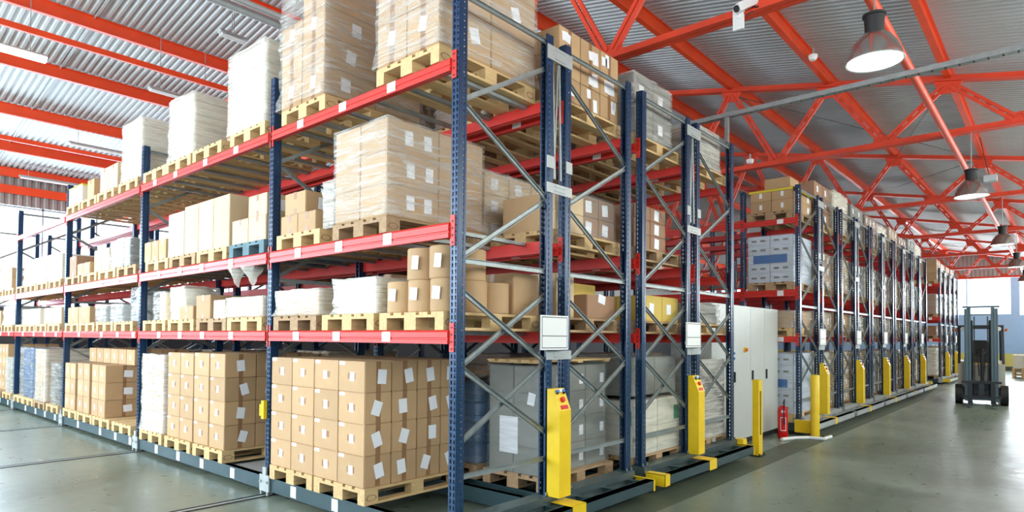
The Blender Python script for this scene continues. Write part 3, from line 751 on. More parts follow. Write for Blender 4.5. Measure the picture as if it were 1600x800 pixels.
# bay 4 and 5
for q, y in enumerate((10.5, 11.42, 12.30, 13.13)): pallet(-.03, y-.02, Z0, 'floor shelf, fourth bay, %s from fourth post' % ORD[q])
drum_pile('fourth bay floor by fourth post', 'short wrapped column of dark tubs', 0, 10.52, ZP, 2, 1, 3, .55, .26, DGREY, FILM, 'tub')
wrapped('fourth bay floor, middle', 'pale wrapped cartons with brown side', 0, 11.5, ZP, 2, 2, 3, .55, .36, .34, KRAFT, FILMW)
drum_pile('fourth bay floor by fifth post', 'tall wrapped column of dark blue drums', 0, 12.48, ZP, 1, 2, 3, .5, .345, BLUEG, FILM)
for q, y in enumerate((14.2, 15.2, 16.2)): pallet(-.03, y, Z0, 'floor shelf, fifth bay, %s from fifth post' % ORD[q])
drum_pile('fifth bay floor by fifth post', 'low wrapped tubs', 0, 14.25, ZP, 1, 1, 3, .6, .26, GREY, FILMW, 'tub')
stack('fifth bay floor stack', .1, 15.2, ZP, 2, 3, 4, .5, .3, .27, KRAFT, 'y', st3)

# ---- front row, low shelf
Z1 = 1.727; Q1 = Z1+.145
pallet(-.03, .12, Z1, 'low shelf, corner bay', 0, 'under paper rolls')
pallet(-.03, 1.0, Z1, 'low shelf, corner bay, middle', 0, 'under white block')
pallet(-.03, 1.9, Z1, 'low shelf, corner bay, by second post', 1, 'under white block')
rr = .133; nn = 0
for j in range(3):
    for i in range(3):
        x, y = .12+i*.275, .245+j*.272
        ro = roll(x, y, Q1, rr, .262, 'tan paper roll, lower tier, %s across, %s deep, behind corner post' % (ORD[j], ORD[i]))
        if i == 0: sticker(ro, x-rr-.002, y-.02, Q1+.15, .09, .10, 'x', .1, PAPER)
for j in range(2):
    for i in range(2):
        x, y = .13+i*.275, .27+j*.272
        ro = roll(x, y, Q1+.264, rr, .262, 'tan paper roll, upper tier, %s across, %s deep, behind corner post' % (ORD[j], ORD[i]))
        if i == 0: sticker(ro, x-rr-.002, y-.05, Q1+.264+.14, .08, .11, 'x', .1, PAPER)
tag(carton(.83, .16, Q1, .36, .50, .37, '', 'x', KRAFT), 'large tan carton beside paper rolls at the corner end frame', 'carton', 'cartons')
slabs('middle of corner bay, low shelf', 'low white film-wrapped block', 0, 1.0, 1.0, 1.64, Q1, Q1+.31, 5, WCARD, FILMW, amp=.03, flare=.02)
wrapped('corner bay by second post, low shelf', 'white wrapped block with bare brown side', 0, 1.89, Q1, 2, 2, 1, .5, .40, .25, KRAFT, FILMW, amp=.03, flare=.05)
tag(carton(.7, 1.70, Q1, .4, .13, .44, '', 'x', KRAFT3), 'dark brown carton standing behind the low white wrapped block', 'carton', 'cartons')
for q, (y, tn) in enumerate(((2.95, 0), (3.78, 1), (4.66, 0), (5.55, 0))): pallet(-.03, y, Z1, 'low shelf, second bay, %s from second post' % ORD[q], tn)
wrapped('second bay by second post, low shelf', 'white wrapped bale with brown side', 0, 2.98, Q1, 2, 2, 1, .5, .42, .22, KRAFT, FILMW, amp=.03, flare=.05)
tag(carton(0.02, 3.92, Q1, .5, .3, .22, '', 'x', WCARD), 'small white carton on low shelf, second bay', 'carton', 'cartons')
tag(carton(0, 4.26, Q1, .5, .40, .29, '', 'x', KRAFT), 'brown carton with front tape, middle of second bay, low shelf', 'carton', 'cartons')
tag(carton(-.01, 4.72, Q1, .4, .42, .17, '', 'x', KRAFT), 'low open-topped brown carton, second bay, low shelf', 'carton', 'cartons')
ro = roll(.30, 5.42, Q1, .22, .42, 'lumpy white film-wrapped roll, second bay, low shelf', WCARD, 'white rolls')
film(ro, .08, .52, 5.20, 5.64, Q1, Q1+.43, FILMW, .03, 91)
ro = roll(.28, 5.98, Q1, .21, .39, 'smooth wrapped tan roll beside third post, low shelf', KRAFT2, 'white rolls')
film(ro, .06, .50, 5.76, 6.20, Q1, Q1+.39, FILM, .02, 92)
roll(.75, 5.0, Q1, .2, .33, 'grey roll behind open carton, second bay, low shelf', GREY, 'white rolls')
for q, y in enumerate((6.75, 7.6, 8.5, 9.35)): pallet(-.03, y, Z1, 'low shelf, third bay, %s from third post' % ORD[q])
for q, (y, r, h) in enumerate(((6.95, .23, .50), (7.65, .28, .27), (8.4, .28, .27))):
    ro = roll(.32, y, Q1, r, h, 'grey film-wrapped roll, third bay, low shelf, %s from third post' % ORD[q], GREY, 'grey wrapped rolls')
    film(ro, .32-r, .32+r, y-r, y+r, Q1, Q1+h, FILM, .01, 60+q)
stack('third bay low shelf', 0, 8.85, Q1, 2, 2, 1, .5, .62, .28, KRAFT, 'w', st3)
for q, y in enumerate((10.5, 11.4, 12.26, 13.1)): pallet(-.03, y, Z1, 'low shelf, fourth bay, %s from fourth post' % ORD[q])
stack('fourth bay low shelf, upright thin cartons', 0, 12.0, Q1, 1, 6, 1, .6, .24, .32, WCARD, 'x', st3)
stack('fourth bay low shelf by fourth post', 0, 10.5, Q1, 1, 3, 1, .6, .40, .31, KRAFT2, 'x', st3)
for q, y in enumerate((14.2, 15.2, 16.2)): pallet(-.03, y, Z1, 'low shelf, fifth bay, %s from fifth post' % ORD[q])
slabs('fifth bay, low shelf', 'white wrapped bale', 0, 1.0, 14.25, 15.2, Q1, Q1+.42, 3, WCARD, FILMW, amp=.03)
stack('fifth bay low shelf', 0, 15.5, Q1, 1, 3, 1, .6, .4, .35, KRAFT, 'x', st3)

# ---- front row, middle shelf
Z2 = 2.558; Q2 = Z2+.145
pallet(-.03, .84, Z2, 'middle shelf, corner bay', 1, 'under big wrapped cartons'); pallet(-.03, 1.86, Z2, 'middle shelf, corner bay, by second post', 0)
def st_big(c, X, Y, Z, dx, dy, dz, i, j, k):
    if j == 0:
        for q in range(1 if i else 2): sticker(c, X+dx*(.42+.36*q)+random.uniform(-.02, .02), Y-.0015, Z+dz*.52, .09, .13, 'y', random.uniform(-.06, .06))
wrapped('middle shelf, corner bay', 'big film-wrapped block of brown cartons with white labels', -.01, .86, Q2, 2, 2, 3, .59, .39, .285, KRAFT, FILM, 'n', st_big, amp=.01, flare=.05)
def st2(c, X, Y, Z, dx, dy, dz, i, j, k):
    if j == 0: sticker(c, X+dx*.4, Y-.0015, Z+dz*.5, .11, .12, 'y', random.uniform(-.1, .1))
stack('middle shelf by second post', 0, 1.98, Q2, 2, 2, 1, .55, .33, .20, KRAFT, 'x', st2)
stack('middle shelf by second post, upper', .02, 2.2, Q2+.2, 1, 1, 1, .5, .4, .23, KRAFT, 'x', st2)
bag = empty('film_bundle', (.25, 1.78, Q2), 'crumpled clear film bundle beside the big wrapped cartons', 'film bundle'); film(bag, .05, .5, 1.75, 1.92, Q2, Q2+.45, FILMW, .04, 33)
for q, (y, tn) in enumerate(((2.93, 2), (3.8, 0), (4.65, 1), (5.5, 0))): pallet(-.03, y, Z2, 'middle shelf, second bay, %s from second post' % ORD[q], tn)
stack('second bay middle shelf, low tier', 0, 2.95, Q2, 2, 2, 1, .5, .39, .28, KRAFT2, 'x', None)
stack('second bay middle shelf, upper tier', .02, 2.97, Q2+.28, 1, 1, 1, .5, .42, .24, KRAFT2, 'x', st2)
stack('second bay middle shelf, middle', 0, 3.80, Q2, 1, 3, 1, .95, .42, .62, KRAFT2, 'n', None, jit=.004)
stack('second bay middle shelf, white pair', 0, 5.08, Q2, 1, 2, 2, .6, .25, .29, WCARD, 'n', None)
stack('second bay middle shelf by third post', 0, 5.65, Q2, 1, 3, 1, .5, .26, .28, KRAFT, 'x', None)
tag(carton(.3, 5.75, Q2+.282, .5, .4, .2, '', 'x', KRAFT3), 'dark carton lying on top of small cartons beside the third post', 'carton', 'cartons')
for q, y in enumerate((6.68, 7.55, 8.45, 9.35)): pallet(-.03, y, Z2, 'middle shelf, third bay, %s from third post' % ORD[q])
wrapped('third bay, middle shelf', 'leaning net-wrapped bundle of small white packs', 0, 7.0, Q2, 3, 3, 3, .3, .28, .14, GREY, FILM, 'w', None, amp=.03, lean=.0)
stack('third bay middle shelf by fourth post', 0, 8.9, Q2, 1, 2, 1, .6, .35, .2, KRAFT, 'x', None); stack('third bay middle shelf, tall', .05, 8.1, Q2, 1, 2, 1, .6, .38, .38, KRAFT2, 'x', None)
tag(carton(0, 9.65, Q2, .6, .4, .36, '', 'x', KRAFT3), 'brown carton beside the fourth post, middle shelf', 'carton', 'cartons')
for q, y in enumerate((10.5, 11.4, 12.26, 13.1)): pallet(-.03, y, Z2, 'middle shelf, fourth bay, %s from fourth post' % ORD[q])
stack('fourth bay middle shelf', 0, 10.55, Q2, 1, 2, 2, .7, .52, .24, WCARD, 'n', st2)
slabs('fourth bay, middle shelf', 'white wrapped bale', 0, 1.0, 11.75, 13.3, Q2, Q2+.5, 4, WCARD, FILMW, amp=.03)
for q, y in enumerate((14.2, 15.2, 16.2)): pallet(-.03, y, Z2, 'middle shelf, fifth bay, %s from fifth post' % ORD[q])
stack('fifth bay middle shelf', 0, 14.5, Q2, 2, 4, 2, .5, .42, .24, KRAFT, 'x', st2)

# ---- front row, top shelf
Z3 = 3.837; Q3 = Z3+.145
pallet(-.03, .20, Z3, 'top shelf, corner bay', 0, 'beside corner post'); pallet(-.03, 1.80, Z3, 'top shelf, corner bay, by second post', 0)
def st_top(c, X, Y, Z, dx, dy, dz, i, j, k):
    if j == 0 and (i+k) % 2 == 0 or (j == 0 and k == 1): sticker(c, X+dx*random.uniform(.3, .7), Y-.0015, Z+dz*.55, .11, .13, 'y', random.uniform(-.3, .3))
    if i == 0 and k % 2 == 0: sticker(c, X-.0014, Y+dy*.5, Z+dz*.6, .09, .12, 'x', .2)
wrapped('top shelf beside the corner post', 'tall film-wrapped carton block with white labels', -.02, .21, Q3, 2, 2, 3, .60, .40, .38, KRAFT, FILM, 'v', st_top, amp=.008, flare=.03)
wrapped('top shelf by the second post', 'ragged film-wrapped carton pile bulging at top', -.02, 1.83, Q3, 2, 2, 4, .60, .40, .29, KRAFT, FILM, 'v', st_top, amp=.045, flare=.05, skip=lambda i, j, k: k == 3 and j == 1 and i == 0)
for q, y in enumerate((2.95, 3.98, 4.84, 5.65)): pallet(-.03, y, Z3, 'top shelf, second bay, %s from second post' % ORD[q], 0)
slabs('top shelf past the second post', 'tall white wrapped stack of flat parcels', 0, 1.1, 3.02, 3.86, Q3, Q3+.92, 8, WCARD, FILMW, amp=.015)
tag(carton(.25, 4.05, Q3, .8, .40, .62, '', 'x', KRAFT), 'tall brown carton between two white stacks, top shelf', 'carton', 'cartons')
slabs('top shelf, middle of the second bay', 'white wrapped stack of flat parcels, knobbly film', 0, 1.1, 4.86, 5.60, Q3, Q3+.80, 9, WCARD, FILMW, amp=.025)
for q, y in enumerate((6.68, 7.7, 8.55, 9.42)): pallet(-.03, y, Z3, 'top shelf, third bay, %s from third post' % ORD[q], 0)
slabs('top shelf past the third post', 'leaning white wrapped stack of flat parcels', 0, 1.1, 6.66, 7.42, Q3, Q3+.88, 9, WCARD, FILMW, amp=.02, lean=-.0)
stack('top shelf third bay', .05, 7.8, Q3, 1, 2, 1, .8, .42, .43, KRAFT2, 'x', None)
tag(carton(.05, 8.95, Q3, .7, .36, .36, '', 'x', KRAFT), 'narrow brown carton, top shelf, third bay', 'carton', 'cartons')
tag(carton(-.0, 9.42, Q3, .7, .78, .32, '', 'x', WCARD), 'white carton at the end of the top shelf cargo', 'carton', 'cartons')
tag(MB().box(-.006, .703, 9.40, 9.414, Q3+.30, Q3+.33).box(-.008, .705, 9.40, 10.21, Q3+.323, Q3+.328).build('yellow_strap', YSTRAP), 'yellow strap over the white carton on top shelf', 'strap')

# ---- second row (back to back with the front row)
XB = 1.3775; PB = 'second row'
def row_load(row, x, y, shelf, kind, txt):
    z = {0: Z0, 1: Z1, 2: Z2, 3: Z3}[shelf]; q = z+.145; sh = ['floor shelf', 'low shelf', 'middle shelf', 'top shelf'][shelf]
    pl = '%s, %s%s' % (row, sh, txt); tone = random.choice((0, 1, 1)); H = {0: 1.1, 1: .38, 2: .78, 3: .85}[shelf]*random.uniform(.85, 1.02)
    pallet(x-.01, y, z, pl, tone)
    n = max(1, round(H/.28)); 
    if kind == 'w': wrapped(pl, random.choice(('film-wrapped brown cartons', 'clear-wrapped brown cartons')), x, y+.01, q, 3, 2, n, .39, .385, H/n, random.choice((KRAFT, KRAFT2, KRAFT3)), FILM, 'x', st2)
    elif kind == 'g': wrapped(pl, 'film-wrapped grey boxes', x, y+.01, q, 2, 2, n, .58, .385, H/n, GREYC, FILMG, 'n', st2)
    elif kind == 'h': slabs(pl, 'white film-wrapped parcels', x, x+1.15, y+.02, y+.78, q, q+H, max(2, n*2), WCARD, FILMW)
    else: stack(pl, x, y+.01, q, 2, 2, n, .55, .385, H/n, random.choice((KRAFT, KRAFT2, KRAFT3)), 'x', st2)
pallet(1.37, .22, Z0, 'second row end, floor shelf', 1, 'under dark wrapped boxes')
def st_dk(c, X, Y, Z, dx, dy, dz, i, j, k):
    if j == 0: sticker(c, X+dx*.8, Y-.0015, Z+dz*.45, .07, .10, 'y')
    if i == 0 and j == 1 and k == 1: sticker(c, X-.0015, Y+.06, Z+dz*.4, .24, .36, 'x')
    if i == 0 and j == 0 and k == 2: sticker(c, X-.0015, Y+.1, Z+dz*.8, .09, .12, 'x', .2)
wrapped('second row end, floor shelf', 'dark clear-wrapped block of grey boxes under wood slats', 1.39, .30, ZP, 3, 2, 4, .385, .33, .262, GREYC, FILMG, 'n', st_dk, amp=.008)
m = MB()
for q in range(5): m.box(1.36, 2.58, .26+q*.15, .36+q*.15, ZP+1.092, ZP+1.110)
for q in (1.4, 1.95, 2.45): m.box(q, q+.09, .25, .98, ZP+1.075, ZP+1.091)
tag(m.build('slatted_wooden_lid', WOODS[0]), 'flat slatted wooden lid on top of the dark wrapped boxes', 'lid')
pallet(1.37, 1.12, Z0, 'second row, floor shelf, second slot', 1, 'under blue tubs')
drum_pile('second row, floor shelf, second slot', 'clear-wrapped blue plastic tubs in four tiers', 1.40, 1.13, ZP, 3, 2, 4, .37, .215, BLUEG, FILMG, 'tub')
pallet(1.37, .12, Z1, 'second row end, low shelf', 1)
tag(carton(1.82, .30, Q1, .52, .4, .36, '', 'x', KRAFT4), 'mustard carton at second row end, low shelf', 'carton', 'cartons')
c = tag(carton(1.93, .13, Q1, .52, .16, .24, '', 'n', KRAFT3), 'dark brown carton with white sheet in front of mustard carton', 'carton', 'cartons'); sticker(c, 2.2, .1285, Q1+.2, .13, .09, 'y', .2)
tag(carton(1.45, .16, Q1, .3, .5, .42, '', 'x', KRAFT2), 'tan carton left of the mustard carton, second row end', 'carton', 'cartons')
pallet(1.37, .14, Z2, 'second row end, middle shelf', 0)
tag(carton(1.40, .30, Q2, .5, .5, .36, '', 'n', KRAFT), 'large plain brown carton, second row end, middle shelf', 'carton', 'cartons')
stack('second row end, middle shelf', 1.42, .15, Q2, 2, 1, 2, .24, .14, .19, KRAFT2, 'x', None)
wrapped('second row end, middle shelf', 'two-tier wrapped brown cartons', 1.93, .2, Q2, 2, 2, 2, .31, .38, .215, KRAFT3, FILMG, 'n', st2)
pallet(1.40, .14, Z3, 'second row end, top shelf', 0)
def st_many(c, X, Y, Z, dx, dy, dz, i, j, k):
    if j == 0:
        for q in range(2): sticker(c, X+dx*random.uniform(.2, .8), Y-.0015, Z+dz*random.uniform(.3, .75), random.choice((.07, .1, .13)), random.choice((.09, .13)), 'y', random.uniform(-.15, .15))
stack('second row end, top shelf', 1.46, .14, Q3, 3, 2, 3, .355, .385, .235, KRAFT, 'y', st_many)
k = 0
for sh in (0, 1, 2, 3):
    for q, y in enumerate((1.94, 3.0, 3.9, 4.8, 5.66, 7.0, 8.2, 9.3) if sh in (0, 1) else (1.05, 1.94, 3.2, 4.8)):
        if sh == 3 and q > 1: continue
        row_load('second row', 1.40, y, sh, 'wwgc'[(k*7+q) % 4], ', %s load back' % ORD[q+1]); k += 1
# ---- third row, fourth row ends
def st_gr(c, X, Y, Z, dx, dy, dz, i, j, k):
    if i == 1 and j == 0 and k == 1: sticker(c, X+dx-.09, Y-.0015, Z+.12, .13, .17, 'y', 0, GREENP)
    if i == 0 and j == 0 and k == 1: sticker(c, X-.0015, Y+.09, Z+.12, .15, .17, 'x', 0, GREENP)
pallet(2.83, .12, Z0, 'third row end, floor shelf', 1)
wrapped('third row end, floor shelf', 'white cartons with green prints under clear film', 2.85, .14, ZP, 2, 2, 2, .57, .385, .31, WCARD, FILMG, 'n', st_gr, amp=.003)
wrapped('third row end, atop green-marked cartons', 'clear-wrapped grey boxes', 2.88, .18, ZP+.67, 2, 2, 1, .54, .36, .44, GREYC, FILMG, 'n', None, flare=0)
pallet(2.83, .12, Z1, 'third row end, low shelf', 1); stack('third row end, low shelf', 3.10, .14, Q1, 2, 2, 1, .43, .38, .30, KRAFT4, 'n', st2)
pallet(2.83, .12, Z2, 'third row end, middle shelf', 1); stack('third row end, middle shelf', 2.86, .14, Q2, 2, 2, 3, .38, .385, .166, KRAFT3, 'x', st2)
pallet(2.83, .12, Z3, 'third row end, top shelf', 0); wrapped('third row end, top shelf', 'clear-wrapped grey-brown block', 2.85, .14, Q3, 2, 2, 2, .45, .38, .35, GREYC, FILM, 'n', st2, amp=.02)
pallet(4.21, .12, Z0, 'fourth row end, floor shelf', 1); wrapped('fourth row end, floor shelf', 'pale film-wrapped load beside the cabinets', 4.23, .14, ZP, 2, 2, 4, .57, .385, .26, GREYC, FILMW, 'n', None, amp=.015)
pallet(4.21, .12, Z1, 'fourth row end, low shelf', 0); slabs('fourth row end, low shelf', 'small clear-wrapped grey pile', 4.50, 5.2, .14, .8, Q1, Q1+.27, 2, GREYC, FILM)
pallet(4.21, .12, Z3, 'fourth row end, top shelf', 0); slabs('fourth row end, top shelf', 'clear-wrapped grey bale', 4.46, 5.2, .14, .85, Q3, Q3+.52, 3, GREYC, FILMW)
k = 1
for row, x in (('third row', 2.84), ('fourth row', 4.215)):
    for sh in (0, 1, 2, 3):
        for q, y in enumerate((1.1, 1.94, 3.0, 3.9, 4.8, 5.66) if sh in (1, 2) else (1.1, 1.94)): row_load(row, x, y, sh, 'gwcw'[(k+q) % 4], ', %s load back' % ORD[q+1]); k += 1
# ---- the five racks past the cabinets
RN = ['fifth', 'sixth', 'seventh', 'eighth', 'ninth', 'tenth', 'eleventh', 'twelfth', 'thirteenth', 'fourteenth']
def st_blue(c, X, Y, Z, dx, dy, dz, i, j, k):
    if i == 0 and j == 0 and k == 2: sticker(c, X-.0015, Y+dy, Z+dz*.5, .60, .15, 'x', 0, BLUEP)
    if i == 0 and k != 2:
        for q in (.12, .28): sticker(c, X-.0015, Y+q, Z+dz*.5, .09, .035, 'x', 0, GREYC)
XE_ = EX[0]
pallet(XE_, .13, Z3, 'fifth row, top shelf', 1); stack('fifth row, top shelf', XE_+.02, .12, Q3, 2, 2, 2, .55, .38, .21, KRAFT, 'n', st3)
tag(MB().box(XE_+.0, XE_+.012, .10, .90, Q3+.37, Q3+.41).box(XE_+.0, XE_+1.12, .10, .112, Q3+.37, Q3+.41).build('yellow_strap', YSTRAP), 'yellow strap round the fifth row top cartons', 'strap')
tag(carton(XE_+.05, .18, Q3+.423, .5, .45, .19, '', 'n', KRAFT), 'single brown carton on top of strapped fifth row cartons', 'carton', 'cartons')
pallet(XE_, .13, Z2, 'fifth row, middle shelf', 1); wrapped('fifth row, middle shelf', 'white box tower with blue label', XE_+.02, .13, Q2, 2, 2, 5, .56, .40, .17, BWCARD, FILMG, 'n', st_blue)
pallet(XE_, .13, Z1, 'fifth row, low shelf', 0); wrapped('fifth row, low shelf', 'two tan cartons half wrapped in film', XE_+.02, .13, Q1, 2, 2, 1, .56, .40, .31, KRAFT, FILM, 'n', None)
pallet(XE_, .13, Z0, 'fifth row, floor shelf', 0); wrapped('fifth row, floor shelf', 'white crates with blue label beside cabinet', XE_+.02, .13, ZP, 2, 2, 5, .56, .40, .215, BWCARD, FILMG, 'n', st_blue)
k = 0
for r in range(1, 10):
    x = EX[r//2]+(1.3775 if r % 2 else 0)
    for sh in (0, 1, 2, 3):
        row_load(RN[r]+' row end', x+.02, .14, sh, 'whwghcwwhgw'[(k*5+r) % 11], ''); k += 1
# far group beyond the open aisle
for gi, x in enumerate((GX[0], GX[0]+1.3775, GX[1], GX[1]+1.3775)):
    nm = 'far group, %s row end' % ORD[gi]
    for sh in (0, 1, 2, 3):
        if gi == 0 and sh == 3: pallet(x, .1, Z3, nm+', top shelf', 0); stack(nm+', top shelf', x, .12, Q3, 2, 2, 3, .5, .38, .26, KRAFT, 'y', st2)
        else: row_load(nm, x+.02, .14, sh, 'hcwh'[(gi+sh) % 4], '')

# ------------------------------------------------------------ control cabinets
t = empty('control_cabinet', (6.9, .65, 0), 'long pale grey steel control cabinet between the rack groups', 'cabinet')
x0, x1, y0, y1, H = 5.45, 8.28, .36, 1.0, 2.2
MB().box(x0, x1, y0+.02, y1, .09, H).build('housing', CAB, t); MB().box(x0+.02, x1-.02, y0+.04, y1-.02, 0, .09).build('plinth', DRK, t)
seams = [5.45, 6.22, 6.97, 7.61, 8.28]
for i, (a, b) in enumerate(zip(seams[:-1], seams[1:])):
    d = MB().box(a+.004, b-.004, y0, y0+.02, .095, H-.004).build('door', CAB, t, bevel=.003)
    hx = b-.05 if i % 2 == 0 else a+.07
    if i > 1: hx = a+.07
    if i > 0: MB().box(hx-.018, hx+.018, y0-.02, y0, 1.0, 1.16).build('handle', BLK, d)
c = MB().cyl((6.72, y0, 1.50), (6.72, y0-.02, 1.50), .045, 20).build('switch_base', YEL, t, smooth=True); MB().cyl((6.72, y0-.02, 1.5), (6.72, y0-.05, 1.5), .028, 16).build('rotary_switch', ORB, t, smooth=True)
for i, (zz, mt) in enumerate(((1.45, BLB), (1.37, BLB), (1.29, REDB))):
    for xx in ((6.16, 6.26) if i < 2 else (6.16,)): MB().cyl((xx, y0, zz), (xx, y0-.025, zz), .018, 14).build('push_button', mt, t, smooth=True)
MB().box(6.12, 6.28, y0-.004, y0, 1.62, 1.76).build('rating_plate', GALVL, t)
MB().cyl((x0, .55, 1.50), (x0-.03, .55, 1.50), .05, 18).build('cable_gland', BLK, t, smooth=True)
MB().cyl((8.2, .5, H), (8.2, .5, H+.06), .008, 8).build('lifting_eye', GALV, t)
# narrow slotted yellow guard post
def slot_post(x, y, lab):
    t = empty('sensor_post', (x, y, 0), lab, 'post')
    MB().box(x-.075, x-.03, y-.045, y+.045, .02, 1.09).box(x+.03, x+.075, y-.045, y+.045, .02, 1.09).box(x-.03, x+.03, y-.045, y+.045, .02, .30).box(x-.03, x+.03, y-.045, y+.045, .93, 1.09).build('column', YEL, t)
    MB().box(x-.029, x+.029, y-.036, y+.04, .301, .929).build('light_curtain', BLK, t)
    m = MB().box(x-.10, x+.10, y-.08, y+.08, 0, .02)
    for a in (-.085, .085): m.cyl((x+a, y-.06, .02), (x+a, y-.06, .045), .01, 8)
    m.build('foot_plate', DRK, t)
slot_post(5.83, -.16, 'narrow yellow post with dark slot in front of grey cabinet')
t = empty('bollard', (8.12, -.30, 0), 'round yellow bollard beside the red fire extinguisher', 'bollard')
MB().lathe((8.12, -.30, .015), [(.001, 0), (.07, 0), (.07, 1.04), (.06, 1.055), (.001, 1.06)], 24).build('pipe', YEL, t, smooth=True)
m = MB().box(8.0, 8.24, -.42, -.18, 0, .015)
for a in (-.1, .1): m.cyl((8.12+a, -.40, .015), (8.12+a, -.40, .045), .012, 8)
m.build('foot_plate', DRK, t)
# hose lying on the floor
m = MB(); P = [(7.42, .02, .03), (7.75, -.10, .03), (7.93, -.25, .03), (7.96, -.48, .03), (8.3, -.50, .03)]
for a, b in zip(P[:-1], P[1:]): m.cyl(a, b, .028, 10)
tag(m.build('white_hose', WPL, smooth=True), 'white hose on floor round the bollard foot', 'hose')
# fire extinguisher
ex, ey = 7.72, .10; t = empty('fire_extinguisher', (ex, ey, 0), 'red fire extinguisher standing on floor by grey cabinet', 'fire extinguisher')
MB().lathe((ex, ey, 0), [(.001, .01), (.075, 0), (.082, .015), (.082, .47), (.07, .52), (.035, .55), (.02, .56), (.001, .56)], 24).build('cylinder', mat('extinguisher_red', (208, 20, 24), .25), t, smooth=True)
MB().cyl((ex, ey, .55), (ex, ey, .60), .02, 12).bar((ex-.03, ey, .61), (ex+.09, ey, .64), .02, .012).bar((ex-.03, ey, .60), (ex+.08, ey, .60), .02, .012).build('valve', GALVL, t)
m = MB(); pts = [(ex-.01, ey-.02, .6), (ex-.07, ey-.05, .66), (ex-.12, ey-.06, .6), (ex-.125, ey-.06, .45), (ex-.105, ey-.06, .25)]
for a, b in zip(pts[:-1], pts[1:]): m.cyl(a, b, .012, 8)
m.build('hose', BLK, t, smooth=True)
def decal(cx, z0, z1, half, mt, nm):   # curved label on the camera-facing side
    m = MB(); ca = math.atan2(CAM.y-ey, CAM.x-ex); r = .0828; k = 8
    for i in range(k):
        a, b = ca+cx+half*(2*i/k-1), ca+cx+half*(2*(i+1)/k-1)
        m.quad([(ex+r*math.cos(a), ey+r*math.sin(a), z0), (ex+r*math.cos(b), ey+r*math.sin(b), z0), (ex+r*math.cos(b), ey+r*math.sin(b), z1), (ex+r*math.cos(a), ey+r*math.sin(a), z1)])
    m.build(nm, mt, t)
decal(0.1, .44, .48, .35, PAPER, 'top_label')
for a, z0, z1, h in ((0.1, .355, .365, .5), (.1, .14, .15, .5)): decal(a, z0, z1, h, PAPER, 'label_frame')
for a in (-.4, .6): decal(a, .14, .365, .05, PAPER, 'label_frame')

